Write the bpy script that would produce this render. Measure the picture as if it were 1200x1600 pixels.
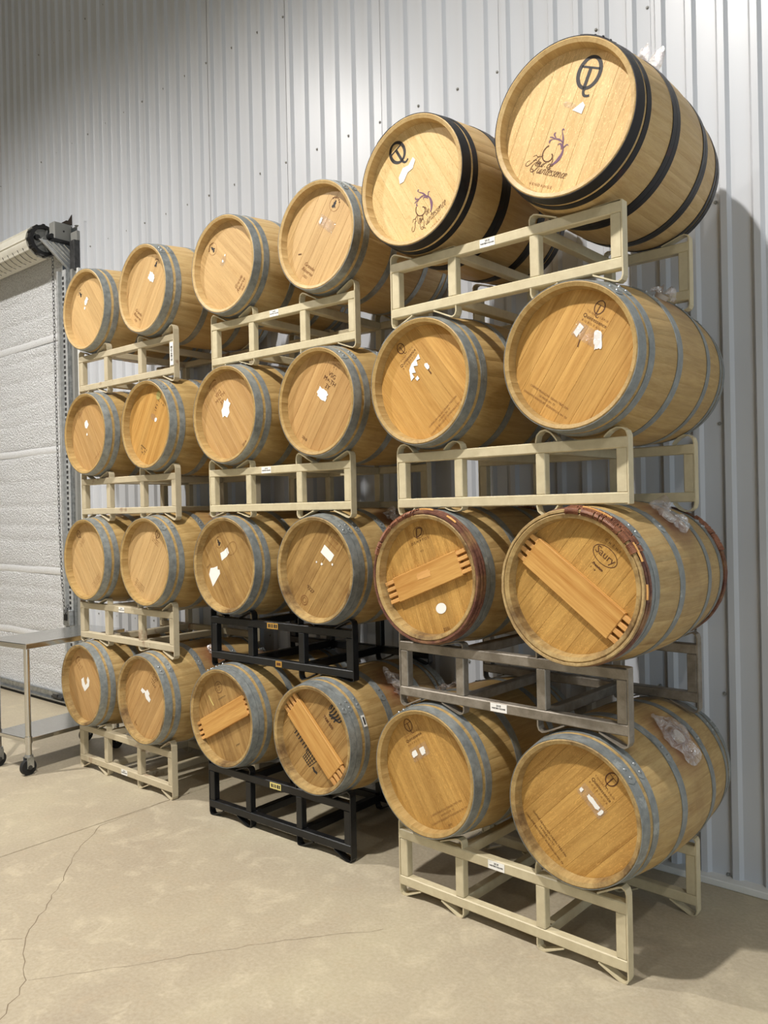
import bpy, bmesh, math, random
from math import sin, cos, pi, sqrt, radians, atan2
from mathutils import Matrix, Vector, noise

SC = bpy.context.scene
COL = SC.collection
for o in list(bpy.data.objects):
    bpy.data.objects.remove(o)

# ------------------------------------------------------------------ camera
cam_d = bpy.data.cameras.new('camera')
cam = bpy.data.objects.new('camera', cam_d)
COL.objects.link(cam)
cam_d.sensor_fit = 'VERTICAL'
cam_d.sensor_height = 24.0
cam_d.sensor_width = 18.0
cam_d.lens = 24.0 * 1267.6 / 1600.0
cam_d.clip_end = 100
R_ = Vector((0.76072816, 0.64872252, -0.02125454))
U_ = Vector((0.01292141, 0.0176035, 0.99976155))
F_ = Vector((-0.64894198, 0.76082141, -0.00500907))
M = Matrix.Identity(4)
for i in range(3):
    M[i][0] = R_[i]; M[i][1] = U_[i]; M[i][2] = -F_[i]
M.translation = Vector((2.4821, -2.9931, 1.8566))
cam.matrix_world = M
SC.camera = cam

# ------------------------------------------------------------------ world, lamps, exposure
W = bpy.data.worlds.new('world'); SC.world = W
W.use_nodes = True
W.node_tree.nodes['Background'].inputs[0].default_value = (0.80, 0.90, 1.0, 1)
W.node_tree.nodes['Background'].inputs[1].default_value = 0.05

def lamp(name, loc, target, power, size, angle=154, blend=0.85, col=(1.0, 0.965, 0.92)):
    d = bpy.data.lights.new(name, 'SPOT')
    d.energy = power; d.color = col; d.shadow_soft_size = size
    d.spot_size = radians(angle); d.spot_blend = blend
    o = bpy.data.objects.new(name, d); COL.objects.link(o)
    o.location = loc
    o.rotation_euler = (Vector(target) - Vector(loc)).to_track_quat('-Z', 'Y').to_euler()
    return o
lamp('high_bay_lamp', (0.1, -3.2, 7.3), (0.1, -3.2, 0), 1850, 0.12)
lamp('high_bay_lamp', (-5.0, -3.2, 7.3), (-5.0, -3.2, 0), 1700, 0.12)
lamp('high_bay_lamp', (5.2, -3.3, 7.3), (5.2, -3.3, 0), 420, 0.12)
lamp('high_bay_lamp', (0.1, -8.8, 7.3), (0.1, -8.8, 0), 320, 0.16)
lamp('high_bay_lamp', (-5.0, -8.8, 7.3), (-5.0, -8.8, 0), 320, 0.16)
def daylight(loc, target, power, sx, sy):
    d = bpy.data.lights.new('daylight_fill', 'AREA'); d.shape = 'RECTANGLE'
    d.size = sx; d.size_y = sy; d.energy = power; d.color = (0.66, 0.84, 1.0)
    o = bpy.data.objects.new('daylight_fill', d); COL.objects.link(o)
    o.location = loc; o.rotation_euler = (Vector(target) - Vector(loc)).to_track_quat('-Z', 'Y').to_euler()
daylight((8.9, -5.5, 2.0), (0, -5.5, 2.0), 210, 4.0, 3.6)     # added cool fill for daylight from the right, no opening modelled
SC.view_settings.view_transform = 'Standard'
SC.view_settings.look = 'None'
SC.view_settings.gamma = 1
SC.view_settings.use_curve_mapping = False
SC.view_settings.exposure = 0.0

# ------------------------------------------------------------------ helpers
def srgb(r, g, b):
    f = lambda c: (c / 255 / 12.92) if c / 255 <= 0.04045 else ((c / 255 + 0.055) / 1.055) ** 2.4
    return (f(r), f(g), f(b), 1)

def mk(name, verts, faces, smooth=None):
    me = bpy.data.meshes.new(name)
    me.from_pydata([tuple(v) for v in verts], [], faces)
    me.update()
    if smooth is not None:
        me.shade_smooth()
        me.set_sharp_from_angle(angle=radians(smooth))
    return me

def obj(name, me, mat=None, parent=None, loc=(0, 0, 0), rot=(0, 0, 0)):
    o = bpy.data.objects.new(name, me)
    COL.objects.link(o)
    o.location = loc; o.rotation_euler = rot
    if parent: o.parent = parent
    if mat is not None and me is not None:
        if len(me.materials) == 0: me.materials.append(mat)
        if me.materials[0] != mat:
            o.material_slots[0].link = 'OBJECT'
            o.material_slots[0].material = mat
    return o

def thing(name, label, cat, loc=(0, 0, 0), rot=(0, 0, 0), group=None):
    o = bpy.data.objects.new(name, None); COL.objects.link(o)
    o.location = loc; o.rotation_euler = rot
    o['label'] = label; o['category'] = cat
    if group: o['group'] = group
    return o

class MB:
    """collects simple solids into one mesh"""
    def __init__(s): s.v = []; s.f = []
    def add(s, v, f):
        n = len(s.v); s.v += [tuple(p) for p in v]; s.f += [tuple(i + n for i in q) for q in f]
        return s
    def box(s, x0, x1, y0, y1, z0, z1, b=0.0):
        if b <= 0:
            v = [(x, y, z) for x in (x0, x1) for y in (y0, y1) for z in (z0, z1)]
            f = [(0, 1, 3, 2), (4, 6, 7, 5), (0, 4, 5, 1), (2, 3, 7, 6), (0, 2, 6, 4), (1, 5, 7, 3)]
            return s.add(v, f)
        bm = bmesh.new()
        bmesh.ops.create_cube(bm, size=1, matrix=Matrix.Translation(((x0+x1)/2, (y0+y1)/2, (z0+z1)/2)) @ Matrix.Diagonal((x1-x0, y1-y0, z1-z0, 1)))
        bmesh.ops.bevel(bm, geom=bm.edges[:], offset=b, segments=1, affect='EDGES')
        bm.verts.index_update()
        r = s.add([v.co[:] for v in bm.verts], [[v.index for v in f.verts] for f in bm.faces])
        bm.free(); return r
    def prism(s, pts, axis, a, b):
        """extrude a 2D polygon along axis from a to b"""
        n = len(pts)
        def P(p, t):
            return {'x': (t, p[0], p[1]), 'y': (p[0], t, p[1]), 'z': (p[0], p[1], t)}[axis]
        v = [P(p, a) for p in pts] + [P(p, b) for p in pts]
        f = [(i, (i+1) % n, n + (i+1) % n, n + i) for i in range(n)] + [tuple(range(n))[::-1], tuple(range(n, 2*n))]
        return s.add(v, f)
    def tube(s, p0, p1, r, n=12, r1=None, cap=True):
        p0 = Vector(p0); p1 = Vector(p1); d = (p1 - p0).normalized()
        a = d.orthogonal().normalized(); b = d.cross(a)
        r1 = r if r1 is None else r1
        v = [p0 + (a*cos(2*pi*i/n) + b*sin(2*pi*i/n))*r for i in range(n)] + [p1 + (a*cos(2*pi*i/n) + b*sin(2*pi*i/n))*r1 for i in range(n)]
        f = [(i, (i+1) % n, n + (i+1) % n, n + i) for i in range(n)]
        if cap: f += [tuple(range(n))[::-1], tuple(range(n, 2*n))]
        return s.add(v, f)
    def path(s, pts, r, n=6, closed=False):
        """round bar along a polyline"""
        P = [Vector(p) for p in pts]; m = len(P); rings = []
        up = Vector((0, 0, 1))
        for i, p in enumerate(P):
            a = P[i-1] if (i > 0 or closed) else P[i]
            b = P[(i+1) % m] if (i < m-1 or closed) else P[i]
            d = (b - a).normalized()
            x = d.cross(up)
            if x.length < 1e-3: x = d.orthogonal()
            x.normalize(); y = x.cross(d)
            rings.append([p + (x*cos(2*pi*k/n) + y*sin(2*pi*k/n))*r for k in range(n)])
        v = [q for g in rings for q in g]; f = []
        for i in range(m if closed else m-1):
            j = (i+1) % m
            f += [(i*n+k, i*n+(k+1) % n, j*n+(k+1) % n, j*n+k) for k in range(n)]
        if not closed: f += [tuple(range(n))[::-1], tuple(range((m-1)*n, m*n))]
        return s.add(v, f)
    def mesh(s, name, smooth=None): return mk(name, s.v, s.f, smooth)

# ------------------------------------------------------------------ materials
def newmat(name):
    m = bpy.data.materials.new(name); m.use_nodes = True
    nt = m.node_tree; b = nt.nodes['Principled BSDF']
    return m, nt, b
def N(nt, typ, **kw):
    n = nt.nodes.new(typ)
    for k, v in kw.items():
        if k.startswith('i_'):
            key = k[2:]
            n.inputs[int(key) if key.isdigit() else key].default_value = v
        else: setattr(n, k, v)
    return n
def ramp(nt, src, stops):
    r = nt.nodes.new('ShaderNodeValToRGB')
    e = r.color_ramp.elements
    while len(e) < len(stops): e.new(0.5)
    for k, (p, c) in enumerate(stops):
        e[k].position = p; e[k].color = c if len(c) == 4 else (*c, 1)
    nt.links.new(src, r.inputs[0]); return r
def mixc(nt, fac, a, b, mode='MIX'):
    m = nt.nodes.new('ShaderNodeMix'); m.data_type = 'RGBA'; m.blend_type = mode
    for s, v in ((0, fac), (6, a), (7, b)):
        if hasattr(v, 'links'): nt.links.new(v, m.inputs[s])
        else: m.inputs[s].default_value = v
    return m.outputs[2]
def mathn(nt, op, a, b=None, clamp=False):
    m = nt.nodes.new('ShaderNodeMath'); m.operation = op; m.use_clamp = clamp
    for s, v in ((0, a), (1, b)):
        if v is None: continue
        if hasattr(v, 'links'): nt.links.new(v, m.inputs[s])
        else: m.inputs[s].default_value = v
    return m.outputs[0]
def coords(nt, scale=(1, 1, 1), kind='Object', perobj=0.0):
    tc = nt.nodes.new('ShaderNodeTexCoord'); mp = nt.nodes.new('ShaderNodeMapping')
    mp.inputs['Scale'].default_value = scale
    nt.links.new(tc.outputs[kind], mp.inputs[0])
    if perobj:
        oi = nt.nodes.new('ShaderNodeObjectInfo')
        v = nt.nodes.new('ShaderNodeVectorMath'); v.operation = 'SCALE'
        v.inputs[0].default_value = (37.0, 19.0, 53.0)
        nt.links.new(oi.outputs['Random'], v.inputs['Scale'])
        nt.links.new(v.outputs[0], mp.inputs['Location'])
    return mp.outputs[0]
def noisen(nt, vec, scale, detail=4, rough=0.55, dist=0.0):
    n = N(nt, 'ShaderNodeTexNoise'); n.inputs['Scale'].default_value = scale
    n.inputs['Detail'].default_value = detail; n.inputs['Roughness'].default_value = rough
    n.inputs['Distortion'].default_value = dist
    nt.links.new(vec, n.inputs['Vector']); return n.outputs[0]
def bump(nt, b, h, strength, dist=0.01):
    n = nt.nodes.new('ShaderNodeBump'); n.inputs['Strength'].default_value = strength
    n.inputs['Distance'].default_value = dist
    nt.links.new(h, n.inputs['Height']); nt.links.new(n.outputs[0], b.inputs['Normal'])

def plain(name, col, rough=0.5, metal=0.0, spec=0.5, emit=None):
    m, nt, b = newmat(name)
    b.inputs['Base Color'].default_value = col; b.inputs['Roughness'].default_value = rough
    b.inputs['Metallic'].default_value = metal; b.inputs['Specular IOR Level'].default_value = spec
    return m

def oak(name, light, dark, axis='y', flake=0.0, varied=0.10, dirt=0.0, dirtcol=(0.05, 0.03, 0.015, 1), stain=0.0, rough=0.5, chime=0.0, flakecol=None):
    """oak: grain along the given object axis, a tint for every board"""
    m, nt, b = newmat(name)
    s = {'y': (1, 0.06, 1), 'z': (1, 1, 0.05), 'x': (0.05, 1, 1)}[axis]
    v = coords(nt, s, 'Object', 1.0)
    n1 = noisen(nt, v, 26, 5, 0.6, 0.6)
    n2 = noisen(nt, v, 150, 3, 0.6)
    g = mathn(nt, 'ADD', mathn(nt, 'MULTIPLY', n1, 0.65), mathn(nt, 'MULTIPLY', n2, 0.35))
    c = ramp(nt, g, [(0.34, dark), (0.62, light)]).outputs[0]
    if flake:
        s2 = {'y': (1, 0.25, 1), 'z': (1, 1, 0.22), 'x': (.25, 1, 1)}[axis]
        v2 = coords(nt, s2, 'Object', 1.0)
        n3 = noisen(nt, v2, 60, 2, 0.5, 2.6)
        fl = ramp(nt, n3, [(0.475, (0, 0, 0)), (0.5, (1, 1, 1)), (0.525, (0, 0, 0))]).outputs[0]
        fl = mathn(nt, 'MULTIPLY', fl, flake)
        c = mixc(nt, fl, c, flakecol or tuple(min(1, x * 1.45) for x in light[:3]) + (1,))
    oi = nt.nodes.new('ShaderNodeObjectInfo')
    br = mathn(nt, 'ADD', mathn(nt, 'MULTIPLY', oi.outputs['Random'], 2 * varied), 1 - varied)
    hs = nt.nodes.new('ShaderNodeHueSaturation')
    nt.links.new(br, hs.inputs['Value']); nt.links.new(c, hs.inputs['Color'])
    c = hs.outputs[0]
    v0 = coords(nt, (1, 1, 1), 'Object', 0)
    if dirt:
        n4 = noisen(nt, v0, 7, 5, 0.65)
        d = ramp(nt, n4, [(0.50, (0, 0, 0)), (0.75, (1, 1, 1))]).outputs[0]
        c = mixc(nt, mathn(nt, 'MULTIPLY', d, dirt), c, dirtcol)
    if stain:
        # wine spilt round the bung, at the middle of the top stave
        sx = nt.nodes.new('ShaderNodeVectorMath'); sx.operation = 'DISTANCE'
        sx.inputs[1].default_value = (0, 0.465, 0.345)
        nt.links.new(v0, sx.inputs[0])
        n5 = noisen(nt, v0, 14, 4, 0.6)
        d = mathn(nt, 'ADD', sx.outputs['Value'], mathn(nt, 'MULTIPLY', n5, 0.16))
        st = ramp(nt, d, [(0.10, (1, 1, 1)), (0.27, (0, 0, 0))]).outputs[0]
        c = mixc(nt, mathn(nt, 'MULTIPLY', st, stain), c, (0.19, 0.055, 0.03, 1))
    if chime:
        # wine and grime soaked into the end grain of the rim
        sp = nt.nodes.new('ShaderNodeSeparateXYZ'); nt.links.new(v0, sp.inputs[0])
        near = ramp(nt, sp.outputs['Y'], [(0.035, (1, 1, 1)), (0.075, (0, 0, 0))]).outputs[0]
        n6 = noisen(nt, v0, 6, 5, 0.7)
        d = ramp(nt, n6, [(0.47, (0, 0, 0)), (0.66, (1, 1, 1))]).outputs[0]
        c = mixc(nt, mathn(nt, 'MULTIPLY', mathn(nt, 'MULTIPLY', d, near), chime), c, srgb(74, 50, 34))
    nt.links.new(c, b.inputs['Base Color'])
    b.inputs['Roughness'].default_value = rough
    b.inputs['Specular IOR Level'].default_value = 0.35
    bump(nt, b, g, 0.25, 0.002)
    return m

def metal(name, c0, c1, rough=0.45, met=0.75, scale=40, spots=None, bumpy=0.1):
    m, nt, b = newmat(name)
    v = coords(nt, (1, 1, 1), 'Object', 1.0)
    n1 = noisen(nt, v, scale, 5, 0.65)
    c = ramp(nt, n1, [(0.35, c0), (0.68, c1)]).outputs[0]
    if spots:
        n2 = noisen(nt, v, scale * 0.45, 4, 0.7)
        d = ramp(nt, n2, [(0.60, (0, 0, 0)), (0.68, (1, 1, 1))]).outputs[0]
        c = mixc(nt, d, c, spots)
    nt.links.new(c, b.inputs['Base Color'])
    r = ramp(nt, n1, [(0.3, (rough*0.85,)*3), (0.7, (min(1, rough*1.2),)*3)]).outputs[0]
    nt.links.new(r, b.inputs['Roughness'])
    b.inputs['Metallic'].default_value = met
    if bumpy: bump(nt, b, n1, bumpy, 0.002)
    return m

MAT = {}
MAT['head_pale'] = oak('oak_head_pale', srgb(217, 185, 132), srgb(196, 160, 104), 'z', 0.9, 0.03)
MAT['head_pale_fleck'] = oak('oak_head_flecked', srgb(222, 194, 140), srgb(204, 170, 112), 'z', 0.7, 0.03, flakecol=srgb(178, 138, 84))
MAT['head_fresh'] = oak('oak_head_fresh', srgb(206, 172, 120), srgb(180, 144, 94), 'z', 0.25, 0.055)
MAT['head_gold'] = oak('oak_head_gold', srgb(202, 158, 90), srgb(166, 120, 58), 'z', 0.15, 0.09)
MAT['head_amber'] = oak('oak_head_amber', srgb(194, 152, 84), srgb(158, 116, 56), 'z', 0.6, 0.09, 0.2, srgb(150, 106, 52))
MAT['head_worn'] = oak('oak_head_worn', srgb(176, 142, 88), srgb(134, 100, 54), 'z', 0.15, 0.09, 0.55, srgb(112, 78, 40))
MAT['head_tan'] = oak('oak_head_tan', srgb(194, 156, 102), srgb(166, 126, 76), 'z', 0.15, 0.07, 0.15, srgb(140, 100, 58))
MAT['stave_pale'] = oak('oak_stave_pale', srgb(196, 168, 118), srgb(174, 142, 92), 'y', 0.15, 0.035)
MAT['stave_gold'] = oak('oak_stave_gold', srgb(182, 153, 100), srgb(154, 123, 72), 'y', 0.15, 0.045, 0.25, srgb(142, 104, 60), 0.5)
MAT['stave_worn'] = oak('oak_stave_worn', srgb(182, 155, 104), srgb(152, 122, 74), 'y', 0.15, 0.06, 0.5, srgb(128, 92, 52), 0.9, chime=0.75)
MAT['bar'] = oak('pine_bar', srgb(212, 166, 96), srgb(178, 124, 60), 'x', 0.0, 0.05)
MAT['peg'] = oak('pine_peg', srgb(220, 170, 104), srgb(190, 138, 80), 'x', 0.0, 0.12)
MAT['withy'] = oak('withy_wood', srgb(124, 84, 68), srgb(72, 40, 36), 'y', 0.0, 0.12, 0.8, srgb(168, 134, 88))
MAT['wicker'] = oak('wicker', srgb(160, 108, 78), srgb(100, 58, 42), 'y', 0.0, 0.25)
MAT['withy_pale'] = oak('peeled_withy', srgb(190, 164, 116), srgb(150, 122, 80), 'y', 0.0, 0.1, 0.7, srgb(96, 58, 44))
MAT['galv'] = metal('galvanized_hoop', srgb(138, 143, 142), srgb(170, 174, 172), 0.42, 0.55, 30, None)
MAT['galv_old'] = metal('weathered_hoop', srgb(124, 129, 129), srgb(154, 158, 156), 0.48, 0.5, 26, srgb(166, 170, 168))
MAT['black_hoop'] = metal('black_hoop', srgb(26, 26, 28), srgb(40, 38, 40), 0.45, 0.4, 30, srgb(58, 34, 32))
MAT['rivet'] = metal('rivet_steel', srgb(150, 154, 156), srgb(190, 194, 196), 0.35, 0.8, 60)
MAT['beige'] = metal('beige_paint', srgb(196, 183, 150), srgb(208, 196, 163), 0.45, 0.0, 20, None, 0.03)
MAT['beige_worn'] = metal('worn_beige_paint', srgb(188, 175, 146), srgb(200, 187, 158), 0.5, 0.0, 9, srgb(150, 122, 98), 0.05)
MAT['black'] = metal('black_paint', srgb(17, 18, 19), srgb(27, 28, 30), 0.35, 0.1, 20, None, 0.04)
MAT['grey'] = metal('grey_raw_steel', srgb(124, 116, 104), srgb(160, 152, 140), 0.45, 0.45, 14, None, 0.05)
MAT['paper'] = plain('white_paper', srgb(240, 238, 232), 0.6)
MAT['ink'] = plain('black_ink', srgb(38, 34, 34), 0.6)
MAT['brand'] = plain('burnt_brand', srgb(88, 52, 24), 0.7)
MAT['faint'] = plain('faint_brand', srgb(136, 92, 48), 0.7)
MAT['purple'] = plain('purple_ink', srgb(112, 78, 100), 0.6)
MAT['yellow_label'] = plain('yellow_label', srgb(226, 210, 130), 0.5)
MAT['gold_label'] = plain('gold_label', srgb(176, 134, 60), 0.5)
MAT['olive_label'] = plain('olive_label', srgb(170, 160, 96), 0.5)
MAT['bung'] = plain('white_bung', srgb(206, 196, 184), 0.5)
MAT['black_plastic'] = plain('black_plastic', srgb(24, 24, 25), 0.4)
MAT['rubber'] = plain('black_rubber', srgb(30, 30, 31), 0.75)
MAT['grey_paint'] = plain('grey_paint', srgb(142, 142, 138), 0.5)
MAT['shell'] = plain('painted_shell', srgb(166, 166, 164), 0.7)
MAT['white_trim'] = plain('white_trim', srgb(226, 226, 222), 0.5)
MAT['cream_coat'] = metal('cream_curtain_coat', srgb(206, 202, 188), srgb(216, 212, 198), 0.5, 0.0, 12, None, 0.02)
MAT['galv_sheet'] = metal('galvanized_sheet', srgb(150, 154, 156), srgb(196, 199, 200), 0.35, 0.85, 22)
MAT['bracket'] = metal('bright_galvanized', srgb(196, 198, 198), srgb(226, 228, 228), 0.35, 0.4, 22)
MAT['dark_steel'] = metal('dark_steel', srgb(58, 58, 58), srgb(84, 84, 84), 0.5, 0.5, 30)
MAT['wall_cut'] = plain('dark_wall_cut', srgb(64, 54, 46), 0.8)  # dark brown standing in for the unlit hole in the wall panel

def film_mat(name='clear_film', lo=0.15, hi=0.6):
    m, nt, b = newmat(name)
    out = nt.nodes['Material Output']
    tr = nt.nodes.new('ShaderNodeBsdfTransparent'); tr.inputs[0].default_value = (0.97, 0.96, 0.96, 1)
    gl = nt.nodes.new('ShaderNodeBsdfGlossy'); gl.inputs['Roughness'].default_value = 0.12
    df = nt.nodes.new('ShaderNodeBsdfDiffuse'); df.inputs[0].default_value = (0.85, 0.80, 0.80, 1)
    v = coords(nt, (1, 1, 1)); n = noisen(nt, v, 45, 4, 0.6, 1.0)
    bp = nt.nodes.new('ShaderNodeBump'); bp.inputs['Strength'].default_value = 0.8; bp.inputs['Distance'].default_value = 0.01
    nt.links.new(n, bp.inputs['Height'])
    nt.links.new(bp.outputs[0], gl.inputs['Normal'])
    m1 = nt.nodes.new('ShaderNodeMixShader'); m1.inputs[0].default_value = 0.35
    nt.links.new(gl.outputs[0], m1.inputs[1]); nt.links.new(df.outputs[0], m1.inputs[2])
    m2 = nt.nodes.new('ShaderNodeMixShader')
    f = ramp(nt, n, [(0.35, (lo,)*3), (0.65, (hi,)*3)]).outputs[0]
    nt.links.new(f, m2.inputs[0])
    nt.links.new(tr.outputs[0], m2.inputs[1]); nt.links.new(m1.outputs[0], m2.inputs[2])
    nt.links.new(m2.outputs[0], out.inputs[0])
    return m
MAT['film'] = film_mat()
MAT['tape'] = film_mat('clear_tape', 0.06, 0.22)

def wall_mat():
    m, nt, b = newmat('white_sheet_metal')
    v = coords(nt, (1, 1, 1), 'Generated')
    vo = coords(nt, (1, 1, 0.15), 'Object', 1.0)
    n = noisen(nt, vo, 3, 4, 0.5)
    c = ramp(nt, n, [(0.3, srgb(196, 199, 204)), (0.7, srgb(202, 205, 210))]).outputs[0]
    nt.links.new(c, b.inputs['Base Color'])
    b.inputs['Roughness'].default_value = 0.34
    b.inputs['Specular IOR Level'].default_value = 0.5
    bump(nt, b, n, 0.05, 0.01)
    return m
MAT['wall'] = wall_mat()

def floor_mat():
    m, nt, b = newmat('polished_concrete')
    v = coords(nt, (1, 1, 1))
    n1 = noisen(nt, v, 0.9, 6, 0.6, 0.3)
    n2 = noisen(nt, v, 6, 6, 0.7, 0.6)
    n3 = noisen(nt, v, 60, 3, 0.6)
    c = ramp(nt, n1, [(0.3, srgb(160, 147, 125)), (0.52, srgb(172, 160, 135)), (0.72, srgb(183, 173, 144))]).outputs[0]
    p = ramp(nt, n2, [(0.52, (0, 0, 0)), (0.72, (1, 1, 1))]).outputs[0]
    c = mixc(nt, mathn(nt, 'MULTIPLY', p, 0.45), c, srgb(212, 200, 170))
    p2 = ramp(nt, n2, [(0.28, (1, 1, 1)), (0.44, (0, 0, 0))]).outputs[0]
    c = mixc(nt, mathn(nt, 'MULTIPLY', p2, 0.3), c, srgb(182, 158, 128))
    c = mixc(nt, 0.12, c, ramp(nt, n3, [(0.3, (0.3, 0.25, 0.2)), (0.7, (0.9, 0.85, 0.75))]).outputs[0])
    nt.links.new(c, b.inputs['Base Color'])
    r = ramp(nt, n2, [(0.3, (0.42,)*3), (0.7, (0.6,)*3)]).outputs[0]
    nt.links.new(r, b.inputs['Roughness'])
    b.inputs['Specular IOR Level'].default_value = 0.35
    bump(nt, b, n3, 0.05, 0.002)
    return m
MAT['floor'] = floor_mat()
MAT['crack'] = plain('crack_dirt', srgb(126, 112, 92), 0.9)
MAT['joint'] = plain('joint_dirt', srgb(96, 84, 70), 0.9)

def foil_mat(name='foil_insulation', rough=0.42, bs=1.0, lo=0.68):
    m, nt, b = newmat(name)
    v = coords(nt, (1, 1, 1))
    vo = nt.nodes.new('ShaderNodeTexVoronoi'); vo.inputs['Scale'].default_value = 62
    nt.links.new(v, vo.inputs['Vector'])
    n = noisen(nt, v, 42, 5, 0.75)
    n2 = noisen(nt, v, 70, 3, 0.65)
    h = mathn(nt, 'ADD', mathn(nt, 'MULTIPLY', vo.outputs['Distance'], 0.6), n)
    c = ramp(nt, n2, [(0.40, (lo, lo*1.01, lo*1.02)), (0.52, (0.93, 0.94, 0.95))]).outputs[0]  # grey and white speckle paints the foil's glitter into the colour
    nt.links.new(c, b.inputs['Base Color'])
    b.inputs['Metallic'].default_value = 0.25
    b.inputs['Roughness'].default_value = rough
    bump(nt, b, h, bs, 0.02)
    return m
MAT['foil'] = foil_mat()
MAT['foil_tape'] = foil_mat('foil_tape', 0.4, 0.25, 0.8)

def steel_mat():
    m, nt, b = newmat('brushed_stainless')
    v = coords(nt, (2, 60, 60)); n = noisen(nt, v, 6, 3, 0.6)
    c = ramp(nt, n, [(0.3, srgb(196, 196, 194)), (0.7, srgb(222, 222, 220))]).outputs[0]
    nt.links.new(c, b.inputs['Base Color'])
    b.inputs['Metallic'].default_value = 1.0; b.inputs['Roughness'].default_value = 0.2
    return m
MAT['steel'] = steel_mat()

# ------------------------------------------------------------------ floor
floor = bpy.data.objects.new('floor', MB().box(-16, 9, -13, 1.3, -0.12, -0.010).mesh('floor'))
COL.objects.link(floor); floor.data.materials.append(MAT['joint']); floor['kind'] = 'structure'
JX = -2.0
def slab(x0, x1, y0, y1):
    return MB().box(x0, x1, y0, y1, -0.0099, 0.0, 0.003).mesh('slab')
obj('slab', slab(-16, JX - 0.004, -13, 1.3), MAT['floor'], floor)
obj('slab', slab(JX + 0.004, 9, -13, 1.3), MAT['floor'], floor)
rnd = random.Random(5)
def crack(pts, w):
    P = [Vector((a, b, 0)) for a, b in pts]; fine = []
    for a, b in zip(P, P[1:]):
        n = max(2, int((b - a).length / 0.05))
        for i in range(n):
            q = a.lerp(b, i / n)
            fine.append(q + Vector((rnd.uniform(-.009, .009), rnd.uniform(-.009, .009), 0)))
    fine.append(P[-1]); v = []; f = []
    for i, p in enumerate(fine):
        d = (fine[min(i+1, len(fine)-1)] - fine[max(i-1, 0)]).normalized(); s = Vector((-d.y, d.x, 0)) * w * rnd.uniform(.4, 1.2)
        v += [p + s + Vector((0, 0, .0004)), p - s + Vector((0, 0, .0004))]
        if i: f.append((2*i-2, 2*i, 2*i+1, 2*i-1))
    obj('crack', mk('crack', v, f), MAT['crack'], floor)
crack([(-2.02, .40), (-1.964, -.453), (-1.70, -.75), (-1.378, -1.02), (-1.2, -1.2), (-1.06, -1.341), (-.93, -1.40), (-.819, -1.465), (-.73, -1.482), (-.66, -1.56), (-.552, -1.677), (-.45, -1.82)], .0022)
crack([(-.73, -1.482), (-.45, -1.10), (-.2, -.72), (.135, -.305)], .0014)
crack([(-1.06, -1.341), (-1.2, -1.5), (-1.3, -1.62)], .0014)

# ------------------------------------------------------------------ wall
PIT = 0.1495; PW = PIT * 6; PY = 1.06; RD = 0.023
def panel_mesh(z0, z1):
    prof = [(0.0, 0.0)]
    for k in range(6):
        c = k * PIT + 0.0472
        prof += [(c - 0.030, 0), (c - 0.015, RD), (c + 0.015, RD), (c + 0.030, 0)]
        m = k * PIT + 0.0472 + PIT / 2
    prof += [(PW, 0.0025)]
    v = []; f = []
    for i, (px, d) in enumerate(prof):
        v += [(px, PY - d, z0), (px, PY - d, z1)]
        if i: f.append((2*i-2, 2*i, 2*i+1, 2*i-1))
    n = len(v)
    return mk('panel', v, f)
wall = bpy.data.objects.new('wall_back', MB().box(-4.76, 9, 1.07, 1.2, 0, 7.6).box(-16, -4.76, 1.07, 1.2, 4.62, 7.6).box(-16, -9.2, 1.07, 1.2, 0, 4.62).mesh('wall_back'))
COL.objects.link(wall); wall.data.materials.append(MAT['white_trim']); wall['kind'] = 'structure'
full = panel_mesh(0.03, 7.6); high = panel_mesh(4.62, 7.6)
LAP = -0.025
for n in range(-16, 9):
    x = LAP + n * PW
    if x < -4.70:
        obj('panel', high, MAT['wall'], wall, (x, 0, 0))
    else:
        obj('panel', full, MAT['wall'], wall, (x, 0, 0))
# narrow closing strip beside the door
sv = []; sf = []
for i, (px, d) in enumerate([(-4.76, 0), (-4.6385, 0), (-4.6255, RD), (-4.5995, RD), (-4.5865, 0), (LAP - 5*PW, .0025)]):
    sv += [(px, PY - d, .03), (px, PY - d, 4.62)]
    if i: sf.append((2*i-2, 2*i, 2*i+1, 2*i-1))
obj('panel', mk('panel', sv, sf), MAT['wall'], wall)
scr = MB()
for z in (0.043, 0.921, 2.231, 3.30, 4.37, 5.42, 6.5):
    for n in range(-12, 5):
        for dx in (-0.018, 0.040, PIT * 2 + .0, PIT * 4 + .0):
            x = LAP + n * PW + dx + .004
            if (x < -4.68 and z < 4.6): continue
            scr.tube((x, PY + .001, z), (x, PY - .004, z), .009, 8)
            scr.tube((x, PY - .004, z), (x, PY - .010, z), .0055, 6)
s = obj('screw', scr.mesh('screw'), MAT['grey_paint'], wall); s['kind'] = 'stuff'
curb = bpy.data.objects.new('baseboard_back', MB().box(-4.60, 9, 0.985, 1.068, 0, 0.034, .004).mesh('baseboard_back'))
COL.objects.link(curb); curb.data.materials.append(MAT['white_trim']); curb['kind'] = 'structure'

for nm, me in (('ceiling', MB().box(-16, 9.2, -13.2, 1.2, 7.6, 7.7)), ('wall_right', MB().box(9.0, 9.2, -13.2, 1.2, 0, 7.6)),
               ('wall_left', MB().box(-16.2, -16, -13.2, 1.2, 0, 7.6)), ('wall_front', MB().box(-16, 9.2, -13.2, -13.0, 0, 7.6))):
    o_ = bpy.data.objects.new(nm, me.mesh(nm)); COL.objects.link(o_); o_.data.materials.append(MAT['shell']); o_['kind'] = 'structure'

# ------------------------------------------------------------------ roll-up door
door = bpy.data.objects.new('door_1', None); COL.objects.link(door); door['kind'] = 'structure'
door.location = (-4.93, 1.0, 0)
def dobj(name, me, mat): return obj(name, me, mat, door, (4.93, -1.0, 0))
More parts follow.
